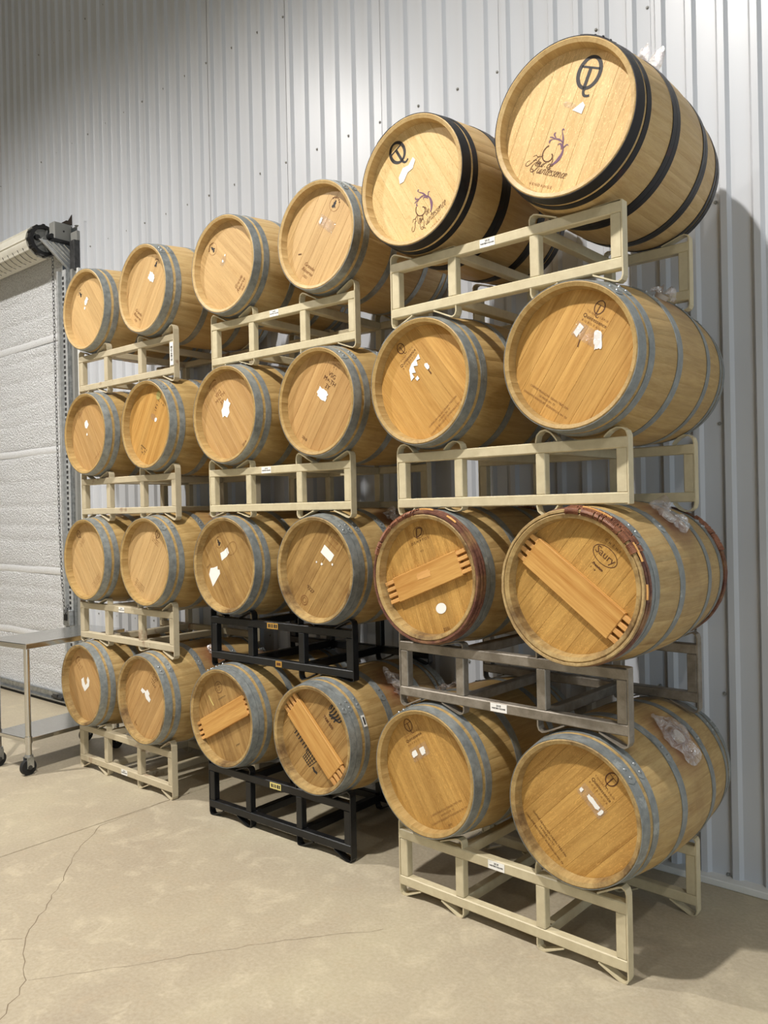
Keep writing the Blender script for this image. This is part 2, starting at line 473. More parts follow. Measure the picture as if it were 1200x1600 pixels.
# curtain with quilted seams
v = []; f = []; nx = 40; nz = 150
XL, XR, ZB, ZT = -9.0, -4.94, 0.08, 4.40
seams = [0.645, 1.30, 2.50, 3.60]
minor = [0.35, .95, 1.1, 1.6, 1.75, 1.95, 2.2, 2.8, 3.0, 3.25, 3.45, 3.85, 4.05, 4.2]
for j in range(nz + 1):
    z = ZB + (ZT - ZB) * j / nz
    for i in range(nx + 1):
        x = XL + (XR - XL) * i / nx
        zz = z + 0.02 * noise.noise(Vector((x * 1.2, z * 3, 1)))
        d = 0.006 * noise.noise(Vector((x * 2.0, z * 7, 0)))
        for q in minor: d += 0.010 * math.exp(-((zz - q) / 0.02) ** 2)
        for q in seams: d += 0.020 * math.exp(-((zz - q) / 0.035) ** 2)
        v.append((x, 1.0 + d, z))
for j in range(nz):
    for i in range(nx):
        a = j * (nx + 1) + i; f.append((a, a + 1, a + nx + 2, a + nx + 1))
dobj('curtain', mk('curtain', v, f, 180), MAT['foil'])
for q in seams:
    st = MB(); 
    pts = [(1.004, q - .035), (.998, q - .02), (.996, q), (.998, q + .02), (1.004, q + .035)]
    vv = []; ff = []
    for k in range(41):
        x = XL + (XR - XL) * k / 40
        dz = 0.008 * noise.noise(Vector((x * 2, q, 3)))
        vv += [(x, y, z + dz) for y, z in pts]
        if k: ff += [((k-1)*5+t, k*5+t, k*5+t+1, (k-1)*5+t+1) for t in range(4)]
    dobj('seam_tape', mk('seam_tape', vv, ff, 60), MAT['foil_tape'])
dobj('bottom_bar', MB().box(-9, -4.95, .965, 1.02, .035, .11, .004).box(-9, -4.95, .93, .965, .035, .05).mesh('bottom_bar'), MAT['galv_sheet'])
dobj('gasket', MB().box(-9, -4.95, .95, 1.03, 0.0, .035).mesh('gasket'), MAT['rubber'])
dobj('latch', MB().box(-5.22, -5.02, .925, .965, .06, .085, .004).box(-5.17, -5.09, .915, .935, .075, .105, .003).mesh('latch'), MAT['dark_steel'])
# guides
dobj('guide', MB().box(-4.935, -4.905, .93, 1.06, 0, 4.19).box(-4.905, -4.865, 1.0, 1.06, 0, 4.19).mesh('guide'), MAT['bracket'])
dobj('guide', MB().box(-4.865, -4.80, .95, .965, 0, 4.19).box(-4.865, -4.855, .965, 1.06, 0, 4.19).mesh('guide'), MAT['bracket'])
ang = MB().box(-4.80, -4.775, .955, 1.06, 0, 4.19)
dobj('guide', ang.mesh('guide'), MAT['galv_sheet'])
pl = MB()
for k in range(82): pl.box(-4.856, -4.830, .945, .951, .05 + k * .05, .077 + k * .05)
b_ = dobj('guide_slot', pl.mesh('guide_slot'), MAT['dark_steel']); b_['kind'] = 'stuff'
dobj('jamb', MB().box(-4.775, -4.735, .985, 1.07, 0, 4.19).mesh('jamb'), MAT['grey_paint'])
dobj('jamb', MB().box(-4.735, -4.69, 1.02, 1.07, 0, 4.20).mesh('jamb'), MAT['white_trim'])
dobj('latch_box', MB().box(-4.90, -4.79, .90, .95, .80, .95, .004).mesh('latch_box'), MAT['galv_sheet'])
dobj('latch_hole', MB().box(-4.87, -4.82, .893, .902, .85, .91).mesh('latch_hole'), MAT['black_plastic'])
# coil: rolled curtain, ribbed along its length
AY, AZ, CR = 0.835, 4.472, 0.155
prof = []
for k in range(120):
    a = 2 * pi * k / 120
    r = CR + (0.006 if (k % 12) in (0, 1) else (-0.003 if (k % 12) in (2,) else 0))
    prof.append((AY + r * cos(a), AZ + r * sin(a)))
dobj('coil', MB().prism(prof, 'x', -9, -5.02).mesh('coil', 50), MAT['cream_coat'])
tp = MB()
for k in range(30):
    x = -5.12 - k * 0.105
    pts = [(x + .03 * sin(t * .5), AY + (CR + .005) * cos(pi + t * 1.0), AZ + (CR + .005) * sin(pi + t * 1.0)) for t in [0.45 + i * .13 for i in range(9)]]
    tp.path(pts, .0025, 4)
t_ = dobj('coil_tape', tp.mesh('coil_tape'), MAT['dark_steel']); t_['kind'] = 'stuff'
# chain wheel
wh = []
for k in range(96):
    a = 2 * pi * k / 96
    r = 0.143 + (0.011 if (k % 8) < 3 else 0)
    wh.append((AY + r * cos(a), AZ + r * sin(a)))
inner = [(AY + .112 * cos(2*pi*k/96), AZ + .112 * sin(2*pi*k/96)) for k in range(96)]
v = []; f = []
for x in (-5.01, -4.95):
    v += [(x, *p) for p in wh] + [(x, *p) for p in inner]
n = 96
for i in range(n):
    j = (i + 1) % n
    f += [(i, j, 2*n+j, 2*n+i), (n+i, 3*n+i, 3*n+j, n+j), (i, n+i, n+j, j), (2*n+i, 2*n+j, 3*n+j, 3*n+i)]
dobj('chain_wheel', mk('chain_wheel', v, f, 30), MAT['black_plastic'])
hub = MB().tube((-5.02, AY, AZ), (-4.985, AY, AZ), .12, 32).tube((-4.985, AY, AZ), (-4.93, AY, AZ), .035, 16)
for k in range(5):
    a = 2*pi*k/5
    hub.box(-4.985, -4.96, AY - .01, AY + .01, AZ - .01, AZ + .01)
    hub.tube((-4.975, AY + .03*cos(a), AZ + .03*sin(a)), (-4.975, AY + .113*cos(a), AZ + .113*sin(a)), .012, 8)
dobj('hub', hub.mesh('hub', 40), MAT['grey_paint'])
dobj('hub_hole', MB().tube((-4.984, AY - .07, AZ + .015), (-4.948, AY - .07, AZ + .015), .025, 16).mesh('hub_hole', 40), MAT['black_plastic'])
dobj('gear_box', MB().box(-4.95, -4.85, .875, 1.055, 4.475, 4.645, .008).mesh('gear_box'), MAT['grey_paint'])
dobj('gear_box_bolt', MB().tube((-4.85, .97, 4.565), (-4.843, .97, 4.565), .008, 10).mesh('gear_box_bolt', 40), MAT['black_plastic'])
dobj('gear_box_rail', MB().box(-4.955, -4.83, .86, 1.06, 4.455, 4.476).mesh('gear_box_rail'), MAT['black_plastic'])
dobj('knob', MB().tube((-4.95, .86, 4.50), (-4.86, .86, 4.50), .024, 14).mesh('knob', 40), MAT['black_plastic'])
# bracket plate with pressed ribs
bp = [(.745, 4.455), (1.085, 4.455), (1.085, 4.205), (1.045, 4.205)]
dobj('bracket', MB().prism(bp, 'x', -4.90, -4.888).mesh('bracket'), MAT['bracket'])
for k in range(5):
    o_ = 0.055 * k
    p0 = (-4.884, .765 + o_, 4.452); p1 = (-4.884, min(1.06, 1.042 + o_ * .35), 4.225 + o_ * .75)
    dobj('bracket_rib', MB().tube(p0, p1, .010, 6).mesh('bracket_rib', 60), MAT['bracket'])
dobj('wall_angle', MB().box(-4.80, -4.72, 1.0, 1.06, 4.18, 4.47, .003).mesh('wall_angle'), MAT['dark_steel'])
dobj('wall_cut_plate', MB().prism([(.955, 4.647), (1.0, 4.68), (1.02, 4.68), (1.058, 4.75), (1.058, 4.647)], 'x', -4.862, -4.85).mesh('wall_cut_plate'), MAT['wall_cut'])  # dark plate added in place of the hole cut in the wall panel
dobj('side_plate', MB().box(-4.83, -4.715, 1.03, 1.06, 4.47, 4.56).mesh('side_plate'), MAT['grey_paint'])
# hoist chain
ch = MB()
def chain(pts, ch, step=.034):
    P = [Vector(p) for p in pts]; k = 0; acc = 0
    for a, b in zip(P, P[1:]):
        L = (b - a).length; n = max(1, int(L / step)); d = (b - a).normalized()
        for i in range(n):
            c = a + d * (i + .5) * L / n
            side = Vector((1, 0, 0)) if k % 2 == 0 else Vector((0, 1, 0))
            ring = []
            for t in range(10):
                q = 2 * pi * t / 10
                ring.append(c + d * (.021 * cos(q)) + side * (.0105 * sin(q)))
            ch.path(ring, .0032, 4, True); k += 1
chain([(-4.94, .90, 4.42), (-4.935, .90, 3.0), (-4.925, .90, 1.75), (-4.90, .90, 1.2), (-4.87, .90, .95), (-4.84, .90, .90), (-4.80, .90, 1.0)], ch)
c_ = dobj('hoist_chain', ch.mesh('hoist_chain'), MAT['dark_steel']); c_['kind'] = 'stuff'

# ------------------------------------------------------------------ barrel racks
RW, RDEP, RH = 1.17, 0.723, 0.356
T = 0.044
ZL0, ZL1, ZU0, ZU1 = 0.046, 0.090, 0.262, 0.306
POSTS = [0.007, 0.338, 0.760, 1.119]
def strap(pts, w, th, y0, y1):
    """bent flat bar: polyline in xz, thickness th, from y0 to y1"""
    n = len(pts); L = []; Rr = []
    for i in range(n):
        a = Vector(pts[max(i-1, 0)]); b = Vector(pts[min(i+1, n-1)]); d = (b - a).normalized()
        nrm = Vector((-d.y, d.x)) * th / 2
        p = Vector(pts[i]); L.append(p + nrm); Rr.append(p - nrm)
    poly = L + Rr[::-1]
    v = [(p.x, y0, p.y) for p in poly] + [(p.x, y1, p.y) for p in poly]; m = len(poly); f = []
    for i in range(m - 1): f.append((i, i+1, m+i+1, m+i))
    f.append((m-1, 0, m, 2*m-1))
    for i in range(n - 1):
        f.append((i, m-1-i, m-2-i, i+1)); f.append((m+i, m+i+1, 2*m-2-i, 2*m-1-i))
    return v, f
def cradle(xv, inward, arc, full, slope=.135):
    """top (and for end straps also bottom) saddle at vertical xv, sloping towards inward (+1/-1)"""
    s = inward; h = RH - .003; r = .022
    if arc:
        top = [(xv, h - .040), (xv + s*.006, h - .018), (xv + s*.022, h - .004), (xv + s*.045, h), (xv + s*.07, h - .012), (xv + s*.088, h - .030), (xv + s*.098, ZU1 + .003)]
    else:
        top = [(xv, h - r), (xv + s*.006, h - .007), (xv + s*.020, h), (xv + s*.036, h - .004), (xv + s*slope, ZU1 + .003)]
    return top
def mirror(pts, ztop): return [(x, RH - z) for x, z in pts]
RACK_MESH = {}
def rack_meshes(arc):
    if arc in RACK_MESH: return RACK_MESH[arc]
    d = {}
    sl = .125
    d['rail'] = MB().box(0.003, RW - .003, 0, T, 0, T, .004).mesh('rail')
    d['post'] = MB().box(0, T, 0.0015, T - .0015, ZL1, ZU0, .003).mesh('post')
    d['cross_tube'] = MB().box(0, T, T, RDEP - T, 0, T, .004).mesh('cross_tube')
    for nm, xv, s in (('a', .003, 1), ('b', POSTS[1] + T - .003, -1), ('c', POSTS[2] + .003, 1), ('d', RW - .003, -1)):
        top = [(xv, ZU1)] + cradle(xv, s, arc, False, sl)
        rel = [(x, z - ZU1) for x, z in top]
        d['saddle_' + nm] = mk('saddle', *strap(rel, 0, .006, .001, T - .001))
        d['foot_' + nm] = mk('foot', *strap([(x, -z) for x, z in rel], 0, .006, .001, T - .001))
    d['end_l'] = MB().box(0, .006, .0005, T - .0005, ZL0, ZU1).mesh('end_strap')
    d['end_r'] = MB().box(RW - .006, RW, .0005, T - .0005, ZL0, ZU1).mesh('end_strap')
    RACK_MESH[arc] = d
    return d
def text_mesh(s, size, font_shear=0.0, align='CENTER', spacing=1.0, bold=0.0):
    cu = bpy.data.curves.new('t', 'FONT'); cu.body = s; cu.size = size
    cu.align_x = align; cu.align_y = 'CENTER'; cu.shear = font_shear
    cu.space_character = spacing; cu.resolution_u = 2; cu.offset = bold
    cu.space_line = .9
    o = bpy.data.objects.new('t', cu); COL.objects.link(o)
    dg = bpy.context.evaluated_depsgraph_get()
    me = bpy.data.meshes.new_from_object(o.evaluated_get(dg))
    bpy.data.objects.remove(o)
    me.name = 'lettering'
    if font_shear > .42:
        for v in me.vertices: v.co.x *= .74
    return me
def up_mesh(me, name):
    """turn an xy mesh to stand in the xz plane facing -y"""
    for v in me.vertices: v.co = Vector((v.co.x, -v.co.z, v.co.y))
    me.name = name; me.update(); return me

RACK = {
(0,0):(-3.136,0.079,0.000,-0.0115),(0,1):(-3.138,0.106,0.904,-0.0030),(0,2):(-3.122,0.129,1.808,0.0021),(0,3):(-3.148,0.144,2.718,0.0133),
(1,0):(-1.590,0.070,0.000,0.0163),(1,1):(-1.614,0.130,0.904,0.0270),(1,2):(-1.591,0.124,1.806,0.0202),(1,3):(-1.582,0.156,2.710,0.0376),
(2,0):(-0.017,-0.006,0.000,-0.0329),(2,1):(0.002,0.004,0.913,-0.0366),(2,2):(0.006,0.013,1.808,-0.0173),(2,3):(0.009,-0.011,2.709,-0.0142)}
RLAB = {
(2,0): 'beige barrel rack on the floor under the nearest barrel, white sticker on its top rail',
(2,1): 'bare grey steel barrel rack, the only unpainted one',
(2,2): 'beige barrel rack with rounded saddles, second from the top in the right-hand stack',
(2,3): 'topmost beige steel barrel rack of the right-hand stack, carrying the two black-hooped barrels',
(1,0): 'black barrel rack standing on the floor under the middle stack',
(1,1): 'upper black barrel rack in the middle stack, with two small gold labels',
(1,2): 'lower of the two beige racks in the middle stack, above both black racks',
(1,3): 'topmost beige steel barrel rack of the middle stack, small white sticker on its top rail',
(0,0): 'beige barrel rack on the floor under the far left stack, sticker on its bottom rail',
(0,1): 'beige barrel rack of the far left stack level with the steel table top',
(0,2): 'second beige barrel rack from the top in the far left stack',
(0,3): 'topmost beige rack of the far left stack, barcode label on its right post'}
# height of every saddle and foot (front then back frame, left to right), 1 = standard
SADDLE = {
(2, 0): ([[1.25, 0.8, 1.25, 1.17], [1.25, 0.4, 1.0, 0.77]], [[1, 1, 1, 1], [1, 1, 1, 1]]),
(2, 1): ([[1.25, 0.5, 1.21, 0.1], [0.72, 0.12, 1.04, 1.09]], [[1.0, 0.84, 1.0, 1.0], [0.85, 0.56, 0.7, 1.0]]),
(2, 2): ([[0.91, 0.81, 1.08, 0.79], [0.68, 0.4, 1.09, 0.92]], [[0.9, 0.41, 0.9, 0.09], [0.85, 0.09, 0.9, 0.9]]),
(2, 3): ([[0.88, 0.1, 0.85, 0.1], [0.71, 0.29, 0.83, 0.73]], [[1.0, 1.0, 1.0, 1.0], [0.73, 0.52, 1.0, 0.89]]),
(1, 0): ([[1.04, 0.73, 0.88, 1.14], [0.72, 0.1, 0.74, 0.64]], [[1, 1, 1, 1], [1, 1, 1, 1]]),
(1, 1): ([[1.25, 1.04, 1.25, 1.09], [1.15, 0.27, 1.25, 0.56]], [[1.0, 0.1, 1.0, 0.34], [1.0, 0.34, 1.0, 0.73]]),
(1, 2): ([[1.25, 0.92, 1.25, 1.04], [1.2, 0.35, 1.25, 0.35]], [[0.59, 0.68, 0.9, 0.9], [0.2, 0.27, 0.77, 0.87]]),
(1, 3): ([[1.1, 1.1, 1.13, 1.25], [1.0, 0.48, 1.25, 0.68]], [[1.0, 0.71, 1.0, 0.86], [1.0, 0.4, 1.0, 0.56]]),
(0, 0): ([[0.66, 0.96, 0.75, 1.25], [0.68, 0.54, 0.69, 0.92]], [[1, 1, 1, 1], [1, 1, 1, 1]]),
(0, 1): ([[1.14, 0.87, 1.25, 1.25], [1.07, 0.44, 1.25, 0.97]], [[0.54, 0.75, 0.57, 1.0], [0.97, 0.56, 1.0, 0.93]]),
(0, 2): ([[1.01, 0.93, 1.18, 1.25], [0.97, 0.51, 1.25, 0.9]], [[0.85, 1.0, 0.73, 1.0], [1.0, 0.78, 0.97, 1.0]]),
(0, 3): ([[0.75, 1.15, 0.81, 1.25], [0.1, 0.1, 0.98, 0.9]], [[1.0, 0.84, 1.0, 0.98], [1.0, 0.61, 1.0, 0.68]])}
def sticker(w, h, name='sticker'):
    return MB().box(-w/2, w/2, -.0012, 0, -h/2, h/2).mesh(name)
for key, (x, y, z, yw) in RACK.items():
    s, t = key
    mat = MAT['black'] if key in ((1,0), (1,1)) else MAT['grey'] if key == (2,1) else MAT['beige_worn'] if s == 0 else MAT['beige']
    root = thing('barrel_rack', RLAB[key], 'barrel rack', (x, y, z), (0, 0, yw), 'two-barrel steel racks in the stacks')
    zs = 1.03 if t == 0 else 1.0
    d = rack_meshes(key == (2,2))
    def P(nm, me, lx, ly, lz, name=None):
        o = obj(name or nm, me, mat, root, (lx, ly, lz * zs)); o.scale = (1, 1, zs); return o
    for ly in (0, RDEP - T):
        P('top_rail', d['rail'], 0, ly, ZU0); P('bottom_rail', d['rail'], 0, ly, ZL0)
        for px in POSTS: P('post', d['post'], px, ly, 0)
        P('end_strap', d['end_l'], 0, ly, 0); P('end_strap', d['end_r'], 0, ly, 0)
        fi = 0 if ly == 0 else 1
        for ci, nm in enumerate('abcd'):
            o = obj('saddle', d['saddle_' + nm], mat, root, (0, ly, ZU1 * zs)); o.scale = (1, 1, SADDLE[key][0][fi][ci] * zs)
            o = obj('foot', d['foot_' + nm], mat, root, (0, ly, ZL0 * zs)); o.scale = (1, 1, SADDLE[key][1][fi][ci] * zs)
    for px in (POSTS[1], POSTS[2]):
        P('cross_tube', d['cross_tube'], px, 0, ZU0 - .001); P('cross_tube', d['cross_tube'], px, 0, ZL0 + .001)
    # stickers
    if key in ((2,0), (2,1), (2,3), (1,2), (1,3), (0,1), (0,0)):
        lx, lz, w = {(2,0): (.565, ZU0 + .021, .085), (2,1): (.57, ZL0 + .022, .085), (2,3): (.555, ZU0 + .022, .078), (1,2): (.52, ZU0 + .022, .08), (1,3): (.56, ZU0 + .022, .07), (0,1): (.56, ZU0 + .022, .07), (0,0): (.60, ZL0 + .022, .075)}[key]
        st = obj('sticker', sticker(w, .036), MAT['paper'], root, (lx, -.0005, lz * zs))
        obj('lettering', up_mesh(text_mesh('2018', .012, bold=.0003), 'lettering'), MAT['ink'], st, (0, -.0016, .008))
        obj('lettering', up_mesh(text_mesh('WESTERN SQUARE', .0082, bold=.0004), 'lettering'), MAT['ink'], st, (0, -.0016, -.003))
    if key in ((1,0), (1,1)):
        lx, mt = ((.60, MAT['yellow_label']) if key == (1,0) else (.555, MAT['gold_label']))
        st = obj('label_plate', sticker(.09, .034, 'label_plate'), mt, root, (lx, -.0005, (ZU0 + .022) * zs))
        bars = MB()
        for k, (bx, bw) in enumerate([(-.034, .012), (-.016, .006), (-.004, .008), (.012, .012), (.028, .010)]):
            bars.box(bx, bx + bw, -.0018, -.001, -.010, .010)
        b_ = obj('print', bars.mesh('print'), MAT['ink'], st)
        if key == (1,1):
            st = obj('label_plate', sticker(.05, .034, 'label_plate'), mt, root, (.60, -.0005, ZL0 + .022))
            obj('print', MB().box(-.016, .016, -.0018, -.001, -.008, .008).mesh('print'), MAT['brand'], st)
    if key == (0,3):
        st = obj('barcode_label', MB().box(-.018, .018, -.0012, 0, -.075, .075).mesh('barcode_label'), MAT['paper'], root, (POSTS[3] + .030, -.0018, .176))
        bars = MB(); q = random.Random(3); zz = -.05
        while zz < .05:
            h = q.choice((.0015, .003, .0045)); bars.box(-.010, .010, -.0018, -.001, zz, zz + h); zz += h + q.choice((.002, .003, .005))
        b_ = obj('print', bars.mesh('print'), MAT['ink'], st)

# ------------------------------------------------------------------ barrels
LB, RHEAD, RBIL = 0.93, 0.2876, 0.331
def rad(y): return RBIL - (RBIL - RHEAD) * (2 * y / LB - 1) ** 2
HY = 0.050
rs = random.Random(11)
NST = 30
ws = [rs.uniform(.75, 1.25) for _ in range(NST)]; tot = sum(ws)
angs = [pi / 2 - ws[0] / tot * pi]
for w in ws: angs.append(angs[-1] + w / tot * 2 * pi)
def stave_mesh(a0, a1):
    cols = [a0, a0 + (a1-a0)*.05, (a0+a1)/2, a1 - (a1-a0)*.05, a1]
    offs = [-.0008, 0, 0, 0, -.0008]
    ys = [0.0, .03, .07, .13, .2, .28, .37, .465, .56, .65, .73, .8, .86, .9, .93]
    rows = [(.066, RHEAD - .026), (.052, RHEAD - .025), (.007, RHEAD - .019), (.0015, RHEAD - .004)] + [(y + (.004 if y == 0 else -.004 if y == .93 else 0), rad(y)) for y in ys] + [(.9285, RHEAD - .004), (.923, RHEAD - .019), (.864, RHEAD - .026)]
    v = []; f = []
    for i, (y, r) in enumerate(rows):
        for a, o in zip(cols, offs): v.append(((r + o) * cos(a), y, (r + o) * sin(a)))
        if i: f += [((i-1)*5+k, (i-1)*5+k+1, i*5+k+1, i*5+k) for k in range(4)]
    return mk('stave', v, f, 40)
STAVES = [stave_mesh(angs[k], angs[k+1]) for k in range(NST)]
RIN = RHEAD - .0245
bw = [.058, .071, .066, .060, .074, .063, .069, .062]
sc = 2 * RIN / sum(bw); bx = [-RIN]
for w in bw: bx.append(bx[-1] + w * sc)
def board_mesh(u0, u1):
    g = .0002; bev = .0007
    def outline(a, b, R):
        us = [a + (b - a) * k / 8 for k in range(9)]
        top = [(u, sqrt(max(0, R*R - u*u))) for u in us]
        return top + [(u, -z) for u, z in top[::-1]]
    A = outline(max(u0 + g + bev, -RIN + .002), min(u1 - g - bev, RIN - .002), RIN - .001)
    B = outline(max(u0 + g, -RIN), min(u1 - g, RIN), RIN)
    n = len(A)
    v = [(u, 0, z) for u, z in A] + [(u, .0008, z) for u, z in B] + [(u, .02, z) for u, z in B]
    f = [tuple(range(n))]
    for i in range(n):
        j = (i + 1) % n
        f += [(i, n+i, n+j, j), (n+i, 2*n+i, 2*n+j, n+j)]
    return mk('head_board', v, f)
BOARDS = [board_mesh(bx[k], bx[k+1]) for k in range(len(bw))]
REAR = MB().prism([(RIN * cos(2*pi*k/48), RIN * sin(2*pi*k/48)) for k in range(48)], 'y', LB - .07, LB - .05).mesh('rear_head')
def hoop_mesh(y0, y1, th=.0028):
    n = 96; v = []; f = []
    prof = [(y0, .0002), (y0, th), (y0 + (y1-y0)*.5, th), (y1, th), (y1, .0002)]
    for i in range(n):
        a = 2*pi*i/n
        for y, o in prof:
            r = rad(y) + o; v.append((r*cos(a), y, r*sin(a)))
    m = len(prof)
    for i in range(n):
        j = (i+1) % n
        f += [(i*m+k, j*m+k, j*m+k+1, i*m+k+1) for k in range(m-1)]
    return mk('hoop', v, f, 40)
def lap_mesh(y0, y1, a0=radians(78), a1=radians(99), o=.0029, th=.0024):
    """overlapping riveted tongue of a hoop"""
    n = 10; v = []; f = []; ym = (y0+y1)/2; hw = (y1-y0)/2 - .001
    for i in range(n+1):
        a = a0 + (a1-a0)*i/n
        t = i / n; w = hw * (1 if .12 < t else sqrt(max(.05, 1 - ((.12 - t)/.12)**2)))
        for y in (ym - w, ym + w):
            r = rad(y) + o
            v += [(r*cos(a), y, r*sin(a)), ((r+th)*cos(a), y, (r+th)*sin(a))]
        if i:
            b = (i-1)*4; c = i*4
            f += [(b+1, c+1, c+3, b+3), (b, b+1, b+3, b+2) if i == 1 else (b, c, c+1, b+1), (b+2, b+3, c+3, c+2), (b, c, c+1, b+1)]
    f.append((n*4, n*4+1, n*4+3, n*4+2))
    return mk('hoop_lap', v, list(dict.fromkeys(f)), 40)
def rivet_mesh(y0, y1):
    m = MB(); ym = (y0+y1)/2
    for a in (radians(83), radians(89.5)):
        r = rad(ym) + .005; c = Vector((r*cos(a), ym, r*sin(a))); d = Vector((cos(a), 0, sin(a)))
        m.tube(c, c + d*.004, .0065, 10, .005); m.tube(c + d*.004, c + d*.006, .005, 10, .002)
    return m.mesh('rivet', 60)
LAYOUT = {'A': [(.004, .054), (.074, .112), (.288, .332)], 'B': [(.004, .046), (.048, .082), (.103, .136), (.288, .332)],
          'C': [(.004, .056), (.070, .100), (.268, .300), (.3015, .332)], 'W': [(.060, .088), (.092, .124), (.288, .332)]}
HM = {}
def hoops(kind):
    if kind not in HM:
        L = LAYOUT[kind]
        front = [(hoop_mesh(a, b), lap_mesh(a, b), rivet_mesh(a, b)) for a, b in L]
        rear = [(hoop_mesh(LB - b, LB - a), lap_mesh(LB - b, LB - a), rivet_mesh(LB - b, LB - a)) for a, b in L]
        HM[kind] = front + rear
    return HM[kind]
BUNG = MB().tube((0, .465, RBIL - .005), (0, .465, RBIL + .018), .026, 16, .030).mesh('bung', 40)

# withies (split-wood hoops) and their wicker binding
def withy(y, r0, sec=.0085, seed=0):
    m = MB(); q = random.Random(seed); pts = []
    for k in range(72):
        a = 2*pi*k/72
        rr = rad(max(0, y)) + sec * .75 + r0 + q.uniform(-.0008, .0008)
        pts.append((rr*cos(a), y + q.uniform(-.0008, .0008), rr*sin(a)))
    P = [Vector(p) for p in pts]; v = []; f = []; n = 6
    for k, p in enumerate(P):
        e = Vector((p.x, 0, p.z)).normalized(); w = Vector((0, 1, 0))
        v += [p + e*sec*cos(2*pi*j/n) + w*sec*1.25*sin(2*pi*j/n) for j in range(n)]
    for k in range(72):
        l = (k+1) % 72
        f += [(k*n+j, l*n+j, l*n+(j+1) % n, k*n+(j+1) % n) for j in range(n)]
    return mk('withy_hoop', v, f, 60)
def wicker(ys, a0, a1, seed=0):
    m = MB(); q = random.Random(seed); a = a0
    yc = sum(ys)/len(ys)
    while a < a1:
        for y in ys:
            r = rad(max(0, y)) + .0085 * .75; c = Vector((r*cos(a), y, r*sin(a))); e = Vector((cos(a), 0, sin(a))); w = Vector((0, 1, 0))
            ring = [c + e*.0125*cos(2*pi*j/8) + w*.0135*sin(2*pi*j/8) for j in range(8)]
            if q.random() > .12: m.path(ring, .0040, 4, True)
        a += .019
    return m.mesh('wicker_binding', 60)
WITHY = [withy(.010, 0, .0085, 1), withy(.030, 0, .0085, 2), withy(.048, 0, .0085, 3)]
WITHY_R = [withy(LB - .010, 0, .0085, 4), withy(LB - .030, 0, .0085, 5)]
LOOSE = MB()
for a0, a1, yy in ((1.05, 1.30, .012), (.60, .78, .008), (1.7, 2.1, .03)):
    LOOSE.path([((rad(yy) + .021)*cos(a), yy, (rad(yy) + .021)*sin(a)) for a in [a0 + (a1-a0)*i/6 for i in range(7)]], .0045, 5)
LOOSE = LOOSE.mesh('withy_split', 60)

# flat marks on the heads --------------------------------------------------
def ribbon(pts, ws, m=None):
    m = m or MB(); P = [Vector(p) for p in pts]; n = len(P); v = []; f = []
    for i, p in enumerate(P):
        d = (P[min(i+1, n-1)] - P[max(i-1, 0)]).normalized(); s = Vector((-d.y, d.x)) * (ws[i] if hasattr(ws, '__len__') else ws) / 2
        a = p + s; b = p - s
        v += [(a.x, 0, a.y), (b.x, 0, b.y)]
        if i: f.append((2*i-2, 2*i-1, 2*i+1, 2*i))
    return m.add(v, f)
def bez(p0, p1, p2, p3, n=14):
    r = []
    for i in range(n+1):
        t = i/n; a = (1-t)**3; b = 3*(1-t)**2*t; c = 3*(1-t)*t*t; d = t**3
        r.append((a*p0[0]+b*p1[0]+c*p2[0]+d*p3[0], a*p0[1]+b*p1[1]+c*p2[1]+d*p3[1]))
    return r
def qt_mesh(h, wt=1.0, closed_t=True):
    """monogram: a T inside an oval Q with a hooked tail; h is the height of the oval"""
    m = MB(); a = h * .40; b = h * .5
    pts = [(a*cos(t), b*sin(t)) for t in [2*pi*i/40 for i in range(41)]]
    ribbon(pts, [h*.085*wt*(1 + .35*abs(cos(2*pi*i/40))) for i in range(41)], m)
    ribbon([(-a*.9, h*.16), (a*.9, h*.16)], h*.055*wt, m)
    ribbon([(0, h*.16), (0, -h*.48)], h*.10*wt, m)
    ribbon(bez((0, -h*.46), (h*.02, -h*.66), (h*.05, -h*.80), (h*.30, -h*.70)), [h*.09*wt*(1 - .3*i/14) for i in range(15)], m)
    return m.mesh('monogram')
def ring_mesh(rx, ry, w, n=40, name='stamp_ring'):
    return ribbon([(rx*cos(2*pi*i/n), ry*sin(2*pi*i/n)) for i in range(n+1)], w).mesh(name)
def poly_mesh(pts, name='paper_scrap'):
    m = MB(); n = len(pts)
    v = [(x, -.0006, z) for x, z in pts] + [(x, 0, z) for x, z in pts]
    f = [tuple(range(n))] + [(i, n+i, n+(i+1) % n, (i+1) % n) for i in range(n)]
    return m.add(v, f).mesh(name)
def torn(w, h, seed, holes=3):
    q = random.Random(seed); pts = []
    for k in range(22):
        a = 2*pi*k/22; r = q.uniform(.62, 1.05)
        x = max(-1, min(1, 1.35*cos(a)*r)); z = max(-1, min(1, 1.35*sin(a)*r))
        pts.append((x*w/2, z*h/2))
    return poly_mesh(pts)
